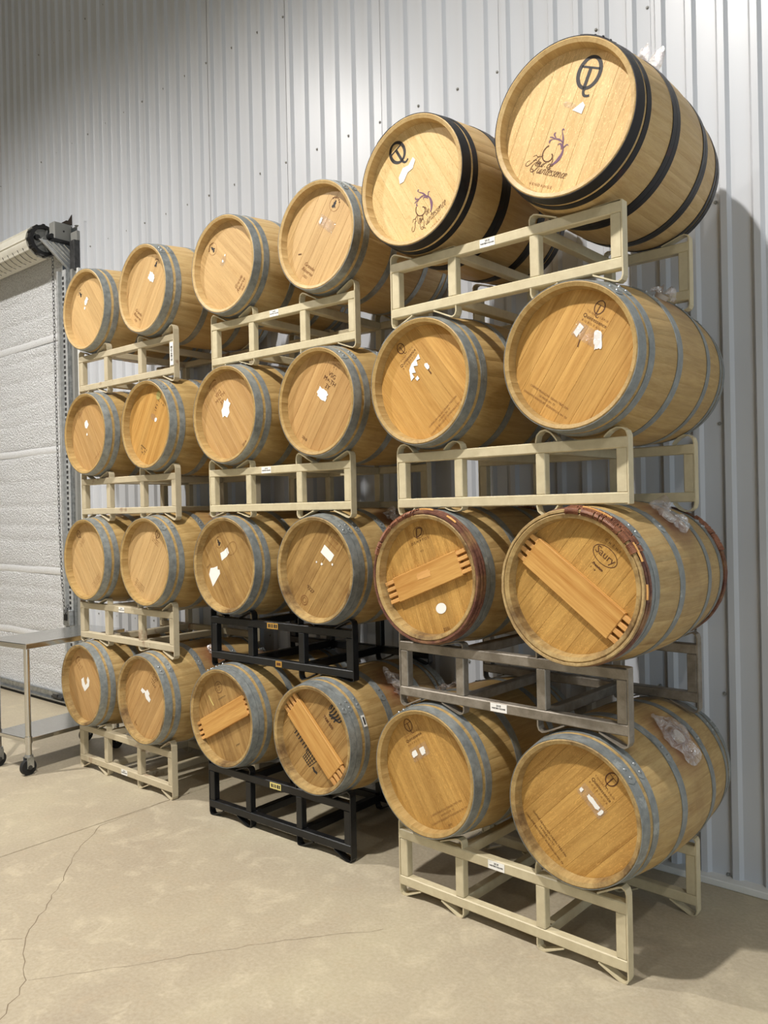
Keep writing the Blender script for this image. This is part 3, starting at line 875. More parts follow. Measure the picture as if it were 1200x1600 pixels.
def flourish(h):
    m = MB(); s = h
    def R(pts, w0, w1):
        n = len(pts); ribbon([(x*s, z*s) for x, z in pts], [s*1.25*(w0*(1 - abs(2*i/(n-1) - .8)) + w1) for i in range(n)], m)
    R(bez((.05, -.75), (.45, -.50), (.62, .05), (.30, .42)), .13, .03)
    R(bez((.30, .42), (.10, .62), (-.20, .60), (-.42, .50)), .05, .03)
    R(bez((.36, .20), (.30, .60), (.15, .80), (.02, 1.0)), .05, .03)
    R(bez((.02, 1.0), (-.02, 1.10), (.10, 1.15), (.12, 1.04)), .03, .03)
    R(bez((.40, .12), (.52, .40), (.62, .46), (.68, .34)), .03, .03)
    R(bez((.34, .10), (.28, .42), (.10, .44), (.06, .28)), .06, .03)
    R(bez((-.42, .50), (-.56, .44), (-.55, .30), (-.46, .32)), .04, .035)
    R(bez((-.20, .62), (-.44, .74), (-.40, .90), (-.30, .86)), .05, .03)
    R(bez((-.25, .58), (-.45, .62), (-.55, .62), (-.60, .60)), .03, .03)
    return m.mesh('scroll_emblem')
def curl(h):
    m = MB(); s = h
    pts = [(s*(.05 + .42*cos(2.0 + t)*(1 - t/7)), s*(-.02 + .42*sin(2.0 + t)*(1 - t/7))) for t in [i*.22 for i in range(24)]]
    ribbon(pts, [s*.05]*24, m)
    return m.mesh('scroll_curl')
def ticks(w, h, seed):
    """a line of stamped characters too small to read"""
    q = random.Random(seed); m = MB(); x = -w/2
    while x < w/2:
        cw = q.uniform(.45, .9) * h
        if q.random() > .17:
            m.add([(x, 0, -h/2), (x + cw*.35, 0, -h/2), (x + cw*.35, 0, h/2*q.uniform(.3, 1)), (x, 0, h/2)], [(0, 1, 2, 3)])
            if q.random() > .4: m.add([(x, 0, h*.1), (x + cw*.8, 0, h*.1), (x + cw*.8, 0, h*.3), (x, 0, h*.3)], [(0, 1, 2, 3)])
        x += cw + h * .25
    return m.mesh('stamp_line')
def figure(h):
    """small cooper's figure stamped in silhouette"""
    m = MB()
    P = [(-.30, -.5), (.05, -.5), (.10, -.25), (.28, -.42), (.36, -.3), (.15, -.02), (.22, .20), (.10, .28), (.13, .46), (-.02, .54), (-.14, .44), (-.12, .26), (-.26, .14), (-.18, -.10), (-.34, -.30)]
    m.add([(x*h, 0, z*h) for x, z in P], [tuple(range(len(P)))])
    return m.mesh('stamp_figure')

GLYPH = {
'F': (1.15, [[(-.9,.9),(-1.35,.35),(-1.1,-.35),(-.5,-.25),(.05,.8),(.45,1.75),(.75,2.2)], [(-.75,1.7),(-.3,2.2),(.3,1.95),(1.0,2.1),(1.5,2.45)], [(-.1,1.0),(.3,1.2),(.75,1.2)]]),
'Q': (1.75, [[(1.15,1.9),(.75,2.3),(.2,2.0),(-.15,1.2),(.0,.35),(.5,.0),(1.05,.45),(1.25,1.25),(1.0,1.95),(.55,1.9),(.3,1.4)], [(.1,.5),(.5,.55),(.9,.0),(1.5,-.45)]]),
'l': (.42, [[(.05,2.1),(0,1.2),(0,.3),(.12,.02),(.35,.15)]]),
'e': (.62, [[(.0,.5),(.35,.55),(.5,.8),(.3,1.0),(.05,.75),(.02,.3),(.22,.0),(.55,.2)]]),
'u': (.82, [[(0,1),(-.02,.35),(.15,.0),(.38,.2),(.52,.7)], [(.55,1),(.52,.25),(.62,.0),(.8,.15)]]),
'r': (.60, [[(0,1),(0,.5),(0,0)], [(0,.55),(.15,.92),(.35,1.0),(.48,.88)]]),
'd': (.72, [[(.5,.75),(.3,1.0),(.05,.7),(.05,.25),(.25,.0),(.5,.3)], [(.55,.0),(.52,.9),(.45,1.6),(.15,2.1),(-.2,1.9)]]),
'n': (.82, [[(0,1),(0,.5),(0,0)], [(0,.55),(.2,.98),(.42,.85),(.47,.4),(.52,.05),(.75,.15)]]),
'i': (.40, [[(0,1),(0,.3),(.1,0),(.3,.15)], [(.02,1.4),(.04,1.48),(.06,1.55)]]),
't': (.52, [[(.12,1.8),(.1,.9),(.1,.25),(.22,0),(.45,.15)], [(-.2,1.05),(.1,1.1),(.45,1.18)]]),
's': (.56, [[(.42,.85),(.2,1.0),(.03,.78),(.22,.52),(.4,.25),(.2,.0),(-.05,.12)]]),
'c': (.58, [[(.45,.8),(.28,1.0),(.05,.72),(.05,.28),(.25,.0),(.52,.2)]]),
' ': (.5, [])}
def script_mesh(text, xh, w, shear=.38):
    m = MB(); x = 0; tw = sum(GLYPH[c][0] for c in text)
    for c in text:
        adv, strokes = GLYPH[c]
        for st in strokes:
            P = [st[0]] + st + [st[-1]]; pts = []
            for i in range(1, len(P) - 2):
                for q in range(5):
                    t = q / 5
                    pts.append(tuple(.5*((2*P[i][a]) + (-P[i-1][a] + P[i+1][a])*t + (2*P[i-1][a] - 5*P[i][a] + 4*P[i+1][a] - P[i+2][a])*t*t + (-P[i-1][a] + 3*P[i][a] - 3*P[i+1][a] + P[i+2][a])*t**3) for a in (0, 1)))
            pts.append(st[-1])
            pts = [((px + x - tw/2 + shear*py)*xh, (py - .6)*xh) for px, py in pts]
            n = len(pts)
            ribbon(pts, [w*(.7 + .6*abs(sin(pi*i/(n-1)))) for i in range(n)], m)
        x += adv
    return m.mesh('script')
class Head:
    """places flat marks on a barrel head; positions are measured as seen from the front, before the barrel's roll"""
    def __init__(s, root, phi): s.r = root; s.phi = phi; s.k = 0
    def put(s, name, me, mat, lx, lz, rot=0.0):
        u = lx*cos(s.phi) + lz*sin(s.phi); v = -lx*sin(s.phi) + lz*cos(s.phi)
        s.k += 1
        return obj(name, me, mat, s.r, (u, HY - .0006 - .00012*s.k, v), (0, -rot, 0))
    def text(s, t, size, lx, lz, mat='brand', shear=0, spacing=1.0, bold=0.0, rot=0.0):
        return s.put('stamp_text', up_mesh(text_mesh(t, size, shear, 'CENTER', spacing, bold), 'stamp_text'), MAT[mat], lx, lz, rot)

BARREL = {
(2,0,1):(0.954,-0.101,0.637,-0.0310),
(2,0,0):(0.196,-0.084,0.639,-0.0416),
(2,1,1):(0.994,-0.167,1.535,0.0043),
(2,1,0):(0.222,-0.082,1.537,-0.0069),
(2,2,1):(0.979,-0.115,2.435,-0.0119),
(2,2,0):(0.199,-0.063,2.433,-0.0244),
(2,3,1):(0.997,-0.155,3.339,0.0125),
(2,3,0):(0.216,-0.115,3.330,-0.0015),
(1,0,1):(-0.633,0.012,0.631,0.0003),
(1,0,0):(-1.388,0.007,0.632,0.0091),
(1,1,1):(-0.645,0.075,1.530,-0.0015),
(1,1,0):(-1.415,0.074,1.533,-0.0005),
(1,2,1):(-0.610,0.075,2.434,-0.0168),
(1,2,0):(-1.377,0.070,2.435,0.0099),
(1,3,1):(-0.627,0.118,3.338,-0.0002),
(1,3,0):(-1.391,0.095,3.338,0.0112),
(0,0,1):(-2.195,-0.011,0.633,-0.0321),
(0,0,0):(-2.959,-0.008,0.633,-0.0344),
(0,1,1):(-2.173,0.022,1.535,-0.0155),
(0,1,0):(-2.940,0.028,1.531,-0.0216),
(0,2,1):(-2.169,0.051,2.438,-0.0271),
(0,2,0):(-2.930,0.049,2.435,-0.0174),
(0,3,1):(-2.213,0.077,3.345,-0.0297),
(0,3,0):(-2.971,0.085,3.341,-0.0067)}
# roll (degrees, counter-clockwise seen from the front), head wood, stave wood, hoop layout, hoop metal, label
SPEC = {
(2,3,1): (-25, 'head_pale', 'stave_pale', 'C', 'black_hoop', 'topmost right oak barrel with black hoops and a large upright black monogram'),
(2,3,0): (31, 'head_pale_fleck', 'stave_pale', 'C', 'black_hoop', 'pale black-hooped oak barrel with monogram leaning left above a white paper strip'),
(2,2,1): (-35, 'head_gold', 'stave_gold', 'A', 'galv_old', 'golden oak barrel under the top right one, two white scraps below its small monogram'),
(2,2,0): (39, 'head_gold', 'stave_gold', 'A', 'galv_old', 'golden oak barrel under the left black-hooped one, jagged torn white paper on its head'),
(2,1,1): (-40, 'head_amber', 'stave_worn', 'W', 'galv_old', 'oak barrel with oval brand above a wooden bar slanting down to the right'),
(2,1,0): (19, 'head_amber', 'stave_worn', 'W', 'galv_old', 'oak barrel with wine-dark wooden rim hoops and a white oval sticker below its bar'),
(2,0,1): (-45, 'head_amber', 'stave_worn', 'A', 'galv_old', 'nearest oak barrel at the bottom right, clear tape on its slanting head boards'),
(2,0,0): (33, 'head_amber', 'stave_gold', 'A', 'galv', 'oak barrel on the lowest beige rack, directly left of the nearest bottom right barrel'),
(1,3,1): (-37, 'head_fresh', 'stave_pale', 'A', 'galv', 'right barrel atop the middle stack, round figure brand at its upper right'),
(1,3,0): (46, 'head_fresh', 'stave_pale', 'A', 'galv_old', 'left barrel atop the middle stack, round figure brand at its upper left'),
(1,2,1): (-35, 'head_tan', 'stave_gold', 'A', 'galv', 'oak barrel with large branded capitals above a squarish torn white label, middle stack'),
(1,2,0): (36, 'head_tan', 'stave_gold', 'A', 'galv', 'oak barrel with a tall jagged white label, second from the top in the middle stack'),
(1,1,1): (-37, 'head_worn', 'stave_worn', 'B', 'galv_old', 'weathered oak barrel branded 9327 with a slanted white label, on the upper black rack'),
(1,1,0): (33, 'head_worn', 'stave_worn', 'A', 'galv_old', 'weathered oak barrel with two separate white paper labels, on the upper black rack'),
(1,0,1): (-43, 'head_worn', 'stave_worn', 'B', 'galv', 'oak barrel with a wooden bar over black striped artwork, on the lower black rack'),
(1,0,0): (27, 'head_worn', 'stave_worn', 'B', 'galv', 'oak barrel with a wooden bar rising to the right, on the lower black rack'),
(0,3,1): (-38, 'head_fresh', 'stave_pale', 'A', 'galv', 'right barrel atop the far left stack, white paper scrap under a small figure brand'),
(0,3,0): (38, 'head_fresh', 'stave_pale', 'A', 'galv', 'left barrel atop the far left stack, just below the roll-up door motor'),
(0,2,1): (-32, 'head_gold', 'stave_gold', 'A', 'galv', 'orange-toned oak barrel with a round olive sticker near the top of its head'),
(0,2,0): (35, 'head_tan', 'stave_gold', 'A', 'galv', 'oak barrel with one square white scrap, beside the one with the olive sticker'),
(0,1,1): (-33, 'head_fresh', 'stave_gold', 'A', 'galv', 'clean oak barrel with a small monogram at its upper right, far left stack'),
(0,1,0): (39, 'head_fresh', 'stave_gold', 'A', 'galv', 'clean oak barrel with a small monogram at upper left, just above the steel table'),
(0,0,1): (-38, 'head_tan', 'stave_worn', 'A', 'galv', 'lowest tier barrel of the far left stack on the right, zigzag torn white paper'),
(0,0,0): (38, 'head_tan', 'stave_worn', 'A', 'galv', 'leftmost barrel of the lowest tier, beside the steel table, ring-shaped torn white paper')}

def cross_bar(root, rot, half, w, label=None, y=.006):
    b = obj('head_bar', MB().box(-half, half, HY - .024, HY - .001, -w/2, w/2, .0025).mesh('head_bar'), MAT['bar'], root, (0, 0, 0), (0, -rot, 0))
    for sgn in (-1, 1):
        for k in range(4):
            z = -w/2 + w*(k + .5)/4
            x0 = half - .002; x1 = min(sqrt((RIN + .004)**2 - z*z), half + .055)
            obj('peg', MB().box(min(sgn*x0, sgn*x1), max(sgn*x0, sgn*x1), HY - .021, HY - .005, z - w*.075, z + w*.075, .0015).mesh('peg'), MAT['peg'], b)
    return b
def small_qt(h, lx, lz, H, sub=True, dt=.045):
    H.put('monogram', qt_mesh(h, .8), MAT['brand'], lx, lz)
ROOTS = {}
for key, (x, y, z, yw) in BARREL.items():
    roll, hm, sm, lay, met, lab = SPEC[key]
    phi = radians(roll)
    root = thing('wine_barrel', lab, 'barrel', (x, y, z), (0, -phi, yw), 'oak wine barrels in the three stacks')
    ROOTS[key] = root
    L = .93
    if key == (2,3,1): root.scale = (1.03, 1.0, 1.03)
    elif key[0] == 1 and key[1] == 3: root.scale = (1, .95, 1)
    elif key[0] < 2: root.scale = (1, .97, 1)
    for me in STAVES: obj('stave', me, MAT[sm], root)
    for me in BOARDS: obj('head_board', me, MAT[hm], root, (0, HY, 0))
    obj('rear_head', REAR, MAT[sm], root)
    obj('bung', BUNG, MAT['bung'], root)
    nh = len(LAYOUT[lay])
    for k, (a, b, c) in enumerate(hoops(lay)):
        mm = MAT[met]
        h = obj('hoop', a, mm, root)
        obj('hoop_lap', b, mm, h)
        r_ = obj('rivet', c, MAT['rivet'] if met != 'black_hoop' else MAT['black_hoop'], h); r_['kind'] = 'stuff'
    H = Head(root, phi)
    s, t, side = key
    if lay == 'W':
        for i_, m_ in enumerate(WITHY + WITHY_R): obj('withy_hoop', m_, MAT['withy_pale' if i_ == 0 and side == 1 else 'withy'], root)
        if side == 1:
            a0, a1 = radians(28 + 40), radians(92 + 40)
        else:
            a0, a1 = radians(100 - 19), radians(160 - 19)
        w_ = obj('wicker_binding', wicker((.010, .030, .048), a0, a1, 7 + side), MAT['wicker'], root); w_['kind'] = 'stuff'
        w_ = obj('wicker_binding', wicker((LB - .030, LB - .010), radians(60), radians(95), 9 + side), MAT['wicker'], root); w_['kind'] = 'stuff'
        obj('withy_split', LOOSE, MAT['peg'], root)
    # ---- marks
    if key == (2,3,1):
        H.put('monogram', qt_mesh(.110, 1.25), MAT['ink'], .094, .155)
        H.put('scroll_emblem', flourish(.072), MAT['purple'], -.052, -.090)
        H.put('scroll_curl', curl(.09), MAT['brand'], -.080, -.098)
        H.put('stamp_text', script_mesh('Fleur de', .0175, .0018), MAT['brand'], -.110, -.125)
        H.put('stamp_text', script_mesh('Quintessence', .0190, .0018), MAT['brand'], -.085, -.162)
        H.text('VENDANGE', .014, -.118, -.205, 'faint', 0, 1.6)
        H.put('paper_scrap', poly_mesh([(-.025, -.012), (.02, -.02), (.022, .01), (.008, .022)]), MAT['paper'], .050, .040)
        H.put('tape', torn(.06, .02, 4), MAT['tape'], .012, .062)
    elif key == (2,3,0):
        H.put('monogram', qt_mesh(.100, 1.35), MAT['ink'], -.103, .170)
        H.put('scroll_emblem', flourish(.072), MAT['purple'], .050, -.105)
        H.put('scroll_curl', curl(.09), MAT['brand'], .028, -.128)
        H.put('stamp_text', script_mesh('Fleur de', .0175, .0018), MAT['brand'], .030, -.165)
        H.put('stamp_text', script_mesh('Quintessence', .0190, .0018), MAT['brand'], .092, -.168)
        H.text('VENDANGE', .013, .122, -.200, 'faint', 0, 1.6)
        H.put('paper_scrap', poly_mesh([(-.062, -.022), (-.04, -.030), (0, -.012), (.03, -.018), (.062, .004), (.058, .024), (.02, .012), (-.01, .026), (-.05, .008)]), MAT['paper'], -.050, .072)
    elif key in ((2,2,1), (2,2,0)):
        R_side = side == 1
        H.put('monogram', qt_mesh(.052, .75), MAT['brand'], *((.119, .175) if R_side else (-.136, .175)))
        c = (.098, .128) if R_side else (-.094, .124)
        for k, (tx, sz, sp) in enumerate((('TONNELLERIE', .012, 1.5), ('Quintessence', .021, 1.0), ('BORDEAUX', .012, 2.0))):
            dv = .019 * (1 - k)
            H.text(tx, sz, c[0] - sin(phi)*dv, c[1] + cos(phi)*dv, 'faint' if k != 1 else 'brand', 0, sp)
        c = (-.118, -.158) if R_side else (.115, -.160)
        for k, tx in enumerate(('CHÊNE FRANÇAIS GRAIN TRÈS FIN', '24 MOIS M+ TF', 'CHAUFFE BOUQUET BORDEAUX M+ TF')):
            dv = .017 * (1 - k)
            H.text(tx, .0125, c[0] - sin(phi)*dv, c[1] + cos(phi)*dv, 'faint', 0, 1.05)
        if R_side:
            H.put('paper_scrap', poly_mesh([(-.012, -.018), (.010, -.026), (.018, .02), (-.008, .026)]), MAT['paper'], .026, .104)
            H.put('paper_scrap', torn(.035, .075, 21), MAT['paper'], .108, .052, radians(35))
            H.put('tape', poly_mesh([(-.065, -.03), (.065, -.03), (.065, .03), (-.065, .03)], 'tape'), MAT['tape'], .065, .078)
            H.put('check', ribbon([(0, 0), (.004, -.02), (.008, -.03)], .004).mesh('check'), MAT['brand'], .034, .066)
        else:
            H.put('paper_scrap', poly_mesh([(-.055, -.03), (-.03, -.03), (-.028, -.005), (-.01, -.02), (.0, .012), (.02, -.004), (.03, .02), (.05, .01), (.058, .035), (.03, .03), (0, .03), (-.03, .018)]), MAT['paper'], -.052, .072)
            H.put('paper_scrap', torn(.018, .018, 5), MAT['paper'], -.038, .022)
            H.put('paper_scrap', torn(.02, .035, 6), MAT['paper'], .02, .072)
            H.put('check', ribbon([(0, .012), (0, -.02)], [.003, .007]).mesh('check'), MAT['brand'], .031, .050)
    elif key == (2,1,1):
        cross_bar(root, radians(2), .225, .128)
        H.put('stamp_ring', ring_mesh(.056, .033, .003), MAT['brand'], .130, .122)
        H.text('Saury', .042, .131, .124, 'brand')
        H.text('CHÊNE', .014, .163, .160, 'brand', 0, 2.2)
        H.text('Premium', .014, .098, .082, 'brand', .3, 1, .0006)
        H.put('stamp_line', ticks(.02, .008, 3), MAT['brand'], .078, .075)
    elif key == (2,1,0):
        bar = cross_bar(root, radians(2), .195, .118)
        obj('paper_residue', torn(.085, .035, 8), MAT['peg'], bar, (-.01, HY - .0245, .015))
        H.text('D', .062, -.062, .200, 'brand', .35)
        H.put('stamp_ring', ring_mesh(.030, .026, .002), MAT['brand'], -.060, .202)
        H.text('DEMPTOS', .017, -.050, .163, 'brand', 0, 1.7)
        H.put('stamp_line', ticks(.018, .007, 9), MAT['brand'], -.042, .118)
        H.put('oval_label', poly_mesh([(.030*cos(2*pi*k/28), .024*sin(2*pi*k/28)) for k in range(28)], 'oval_label'), MAT['paper'], .064, -.141)
        H.text('R', .032, .052, -.143, 'ink', .3)
        H.text('WINE\nBARREL', .009, .076, -.137, 'ink')
        H.text('225L', .02, .094, -.232, 'brand')
    elif key in ((2,0,1), (2,0,0)):
        R_side = side == 1
        H.put('monogram', qt_mesh(.058, .75), MAT['brand'], *((.149, .152) if R_side else (-.123, .192)))
        c = (.104, .102) if R_side else (-.090, .140)
        for k, (tx, sz, sp) in enumerate((('TONNELLERIE', .012, 1.6), ('Quintessence', .020, 1.0), ('BORDEAUX', .012, 2.0))):
            dv = .020 * (1 - k)
            H.text(tx, sz, c[0] - sin(phi)*dv, c[1] + cos(phi)*dv, 'faint' if k != 1 else 'brand', 0, sp)
        c = (-.145, -.140) if R_side else (.105, -.165)
        for k, tx in enumerate(('CHÊNE FRANÇAIS GRAIN TRÈS FIN', '24 MOIS M+ TF', 'CHAUFFE BOUQUET BORDEAUX M+ TF')):
            dv = .018 * (1 - k)
            H.text(tx, .0125, c[0] - sin(phi)*dv, c[1] + cos(phi)*dv, 'brand' if R_side else 'faint', 0, 1.1)
        if R_side:
            H.put('tape', poly_mesh([(-.075, -.028), (.06, -.028), (.06, .026), (-.075, .026)], 'tape'), MAT['tape'], .069, .045)
            H.put('paper_scrap', torn(.07, .022, 31), MAT['paper'], .070, .045)
            H.put('paper_scrap', torn(.014, .018, 32), MAT['paper'], .018, .085)
            H.put('paper_scrap', torn(.014, .03, 33), MAT['paper'], .100, .012)
        else:
            H.put('tape', poly_mesh([(-.055, -.03), (.06, -.03), (.06, .03), (-.055, .03)], 'tape'), MAT['tape'], -.055, .078)
            H.put('paper_scrap', torn(.035, .028, 34), MAT['paper'], -.085, .064)
            H.put('paper_scrap', torn(.032, .035, 35), MAT['paper'], -.035, .088)
            H.text('2018', .012, .118, -.218, 'brand')
    elif key in ((1,3,1), (1,3,0), (0,3,1), (0,3,0)):
        c = {(1,3,1): (.114, .148), (1,3,0): (-.133, .128), (0,3,1): (.115, .146), (0,3,0): (-.109, .137)}[key]
        H.put('stamp_figure', figure(.042), MAT['ink'], *c)
        if key[0] == 1: H.put('stamp_ring', ring_mesh(.037, .037, .0018), MAT['faint'], c[0], c[1])
        for k, chh in enumerate('BOUTES'):
            a = radians(140 - 100*k/5); rr = .036 if key[0] == 1 else .032
            du, dv = rr*cos(a), rr*sin(a)
            H.text(chh, .013, c[0] + du*cos(phi) - dv*sin(phi), c[1] + du*sin(phi) + dv*cos(phi), 'brand', 0, 1, .0006, a - pi/2)
        c = {(1,3,1): (-.106, -.166), (1,3,0): (.120, -.140), (0,3,1): (-.130, -.155), (0,3,0): None}[key]
        if c:
            for k, tx in enumerate(('Grande', 'Réserve', '2021')):
                dv = .030 * (1 - k)
                H.text(tx, .030 if k < 2 else .02, c[0] - sin(phi)*dv, c[1] + cos(phi)*dv, 'faint', .4)
        if key == (1,3,1):
            H.put('paper_scrap', torn(.018, .035, 41), MAT['paper'], .010, .086)
            H.put('tape', poly_mesh([(-.06, -.03), (.07, -.03), (.07, .03), (-.06, .03)], 'tape'), MAT['tape'], .050, .060)
            H.put('check', ribbon([(-.01, -.006), (.012, .008)], .005).mesh('check'), MAT['brand'], -.16, -.06)
        elif key == (1,3,0):
            H.put('tape', torn(.07, .04, 42), MAT['tape'], -.038, .034)
            H.put('paper_scrap', torn(.014, .016, 43), MAT['paper'], -.040, .034)
            H.put('paper_scrap', torn(.012, .012, 44), MAT['paper'], -.018, .066)
        elif key == (0,3,1):
            H.put('paper_scrap', torn(.075, .062, 45), MAT['paper'], .058, .074)
        else:
            H.put('paper_scrap', torn(.06, .035, 46), MAT['paper'], -.030, .072, radians(10))
            H.put('paper_scrap', torn(.02, .02, 47), MAT['paper'], -.052, .025)
    elif key in ((1,2,1), (1,2,0)):
        R_side = side == 1
        c = (.126, .178) if R_side else (-.133, .178)
        for k in range(3):
            dv = .014 * (1 - k)
            H.put('stamp_line', ticks(.07 - .008*k, .010, 50 + k), MAT['faint'], c[0] - sin(phi)*dv, c[1] + cos(phi)*dv)
        H.put('stamp_ring', ribbon([(.042*cos(t), .03*sin(t)) for t in [radians(25 + 13*i) for i in range(11)]], .007).mesh('stamp_arc'), MAT['faint'], c[0] - sin(phi)*.012, c[1] + cos(phi)*.012)
        c = (.074, .104) if R_side else (-.078, .110)
        for k, tx in enumerate(('VSG', 'M+-TH', '3Y')):
            dv = .033 * (1 - k)
            H.text(tx, .034, c[0] - sin(phi)*dv, c[1] + cos(phi)*dv, 'faint' if not R_side else 'brand')
        if R_side:
            H.put('paper_scrap', torn(.085, .060, 52), MAT['paper'], .015, .040)
        else:
            H.put('paper_scrap', poly_mesh([(-.03, -.055), (-.012, -.045), (.012, -.058), (.035, -.03), (.03, .0), (.045, .025), (.03, .035), (.02, .058), (.0, .04), (-.012, .05), (-.025, .01), (-.04, -.01)]), MAT['paper'], -.028, .043, radians(-36))
        H.text('2018', .022, *((-.131, -.186) if R_side else (.135, -.180)), 'brand')
    elif key == (1,1,1):
        H.put('paper_scrap', poly_mesh([(-.045, -.026), (.040, -.026), (.045, -.012), (.045, .024), (-.045, .026)], 'label'), MAT['paper'], .064, .088)
        for k in range(3):
            H.put('stamp_line', ticks(.035, .006, 60 + k), MAT['faint'], .075 + .004*k, .080 - .008*k)
        H.put('stamp_frame', ribbon([(-.05, -.03), (.05, -.03), (.05, .03), (-.05, .03), (-.05, -.03)], .003).mesh('stamp_frame'), MAT['faint'], .120, .155)
        H.put('stamp_line', ticks(.07, .014, 63), MAT['faint'], .120, .155)
        H.put('check', ribbon([(-.02, .02), (.0, -.02), (.03, .03)], .004).mesh('check'), MAT['brand'], .155, .205)
        H.text('9327', .030, -.073, -.111, 'brand')
        H.put('stamp_ring', ring_mesh(.026, .026, .004), MAT['faint'], -.122, -.172)
        H.put('stamp_ring', ring_mesh(.014, .014, .003), MAT['faint'], -.122, -.172)
        for k, (a, b, w) in enumerate(((.02, .03, .014), (-.02, .04, .010), (.10, .03, .012))):
            H.put('paper_scrap', torn(w, w, 64 + k), MAT['paper'], a, b)
    elif key == (1,1,0):
        H.put('paper_scrap', poly_mesh([(-.044, -.02), (.01, -.024), (.042, -.016), (.046, .02), (.01, .018), (-.03, .026)]), MAT['paper'], -.040, .064)
        H.put('paper_scrap', poly_mesh([(-.055, -.05), (-.03, -.045), (.05, -.022), (.06, .0), (.045, .012), (.055, .03), (.02, .04), (-.01, .055), (-.045, .03)]), MAT['paper'], -.140, -.066)
        H.put('stamp_line', ticks(.03, .010, 71), MAT['ink'], -.150, -.045)
        H.put('stamp_figure', figure(.04), MAT['ink'], -.092, .135)
        H.put('stamp_ring', ring_mesh(.034, .034, .002), MAT['faint'], -.092, .135)
        H.text('2019', .02, -.196, -.016, 'brand')
        H.put('stamp_ring', ring_mesh(.05, .035, .002), MAT['faint'], .03, .10)
    elif key == (1,0,1):
        cross_bar(root, radians(-1), .215, .135)
        art = MB()
        for k in range(6):
            zc = (k - 2.5) * .0155; w = sqrt(max(.0002, .05**2 - (zc*1.05)**2))
            ribbon([(-w + 2*w*q/8, zc + .008*sin(q*.8 + k)) for q in range(9)], .0085, art)
        ribbon([(.052*cos(t), .052*sin(t)) for t in [radians(-60 + 12*q) for q in range(18)]], .005, art)
        H.put('stripe_art', art.mesh('stripe_art'), MAT['ink'], .148, .150, radians(62))
        H.text('TRM 050', .024, .092, .098, 'brand', 0, 1, .0008)
        grid = MB()
        for k in range(6): ribbon([(-.045 + .006*abs(k-2.5) + .016*k, .045), (-.034 + .013*k, -.05)], .004, grid)
        for k in range(5): ribbon([(-.045 + .003*k, .035 - .02*k), (.042 - .004*k, .035 - .02*k)], .004, grid)
        g_ = H.put('grid_art', grid.mesh('grid_art'), MAT['ink'], -.050, -.110)
        H.put('stripe', ribbon([(-.02, 0), (.0, -.008), (.022, 0)], .014).mesh('stripe'), MAT['ink'], -.015, -.175)
        teeth = MB()
        for k in range(7): ribbon([(-.06 + .02*k, .02), (-.062 + .02*k, -.012)], .006, teeth)
        H.put('grid_art', teeth.mesh('grid_art'), MAT['ink'], -.115, -.035)
        lb = obj('barcode_label', MB().box(-.030, .030, -.013, .013, 0, .0008).mesh('barcode_label'), MAT['paper'], root)
        a_ = radians(66); r_h = rad(.12) + .0032
        lb.location = (r_h*cos(a_), .12, r_h*sin(a_)); lb.rotation_euler = (0, pi/2 - a_, 0)
        obj('print', MB().box(-.020, .020, -.006, .006, .0007, .0014).mesh('print'), MAT['ink'], lb)
    elif key == (1,0,0):
        cross_bar(root, radians(0), .222, .122)
        H.put('stamp_ring', ring_mesh(.034, .034, .003), MAT['brand'], -.066, .168)
        for k in range(3): H.put('stamp_line', ticks(.040, .010, 80 + k), MAT['brand'], -.066 + .014*(k-1)*sin(phi), .168 - .014*(k-1)*cos(phi))
        H.put('stamp_line', ticks(.075, .009, 84), MAT['ink'], -.036, .110)
        H.put('stamp_line', ticks(.05, .012, 85), MAT['ink'], .110, -.146)
        H.put('chalk_mark', ribbon([(0, .035), (.006, 0), (.016, -.035)], .006).mesh('chalk_mark'), MAT['yellow_label'], -.145, .075)
    elif key == (0,2,1):
        H.put('round_sticker', poly_mesh([(.026*cos(2*pi*k/24), .032*sin(2*pi*k/24)) for k in range(24)], 'round_sticker'), MAT['olive_label'], .103, .187)
        H.put('stamp_line', ticks(.085, .011, 90), MAT['ink'], .124, .135)
        H.put('stamp_line', ticks(.05, .02, 91), MAT['brand'], .072, .112, radians(90))
        for k in range(3): H.put('stamp_line', ticks(.075 - .015*k, .012, 92 + k), MAT['ink'], -.085 - .010*k, -.145 - .015*k)
        H.put('paper_scrap', torn(.026, .03, 95), MAT['paper'], .062, .030)
        H.put('tape', torn(.06, .04, 96), MAT['tape'], .036, .05)
    elif key == (0,2,0):
        for k in range(3): H.put('stamp_line', ticks(.07, .009, 97 + k), MAT['faint'], -.117 - .009*k, .165 - .013*k)
        H.put('paper_scrap', torn(.05, .055, 100), MAT['paper'], -.045, .072)
        H.put('paper_scrap', torn(.018, .018, 101), MAT['paper'], -.040, .0)
        H.put('stamp_line', ticks(.08, .011, 102), MAT['faint'], .100, -.158)
    elif key in ((0,1,1), (0,1,0)):
        R_side = side == 1
        H.put('monogram', qt_mesh(.056, .8), MAT['brand'], *((.101, .182) if R_side else (-.147, .182)))
        c = (.078, .135) if R_side else (-.095, .124)
        for k in range(3): H.put('stamp_line', ticks(.075, .009, 103 + k), MAT['faint'], c[0] - sin(phi)*.014*(1-k), c[1] + cos(phi)*.014*(1-k))
        c = (-.126, -.165) if R_side else (.095, -.155)
        for k in range(4): H.put('stamp_line', ticks(.12 - .02*(k % 2), .008, 107 + k), MAT['faint'], c[0] - sin(phi)*.014*(1.5-k), c[1] + cos(phi)*.014*(1.5-k))
    elif key in ((0,0,1), (0,0,0)):
        R_side = side == 1
        c = (.108, .140) if R_side else (-.100, .135)
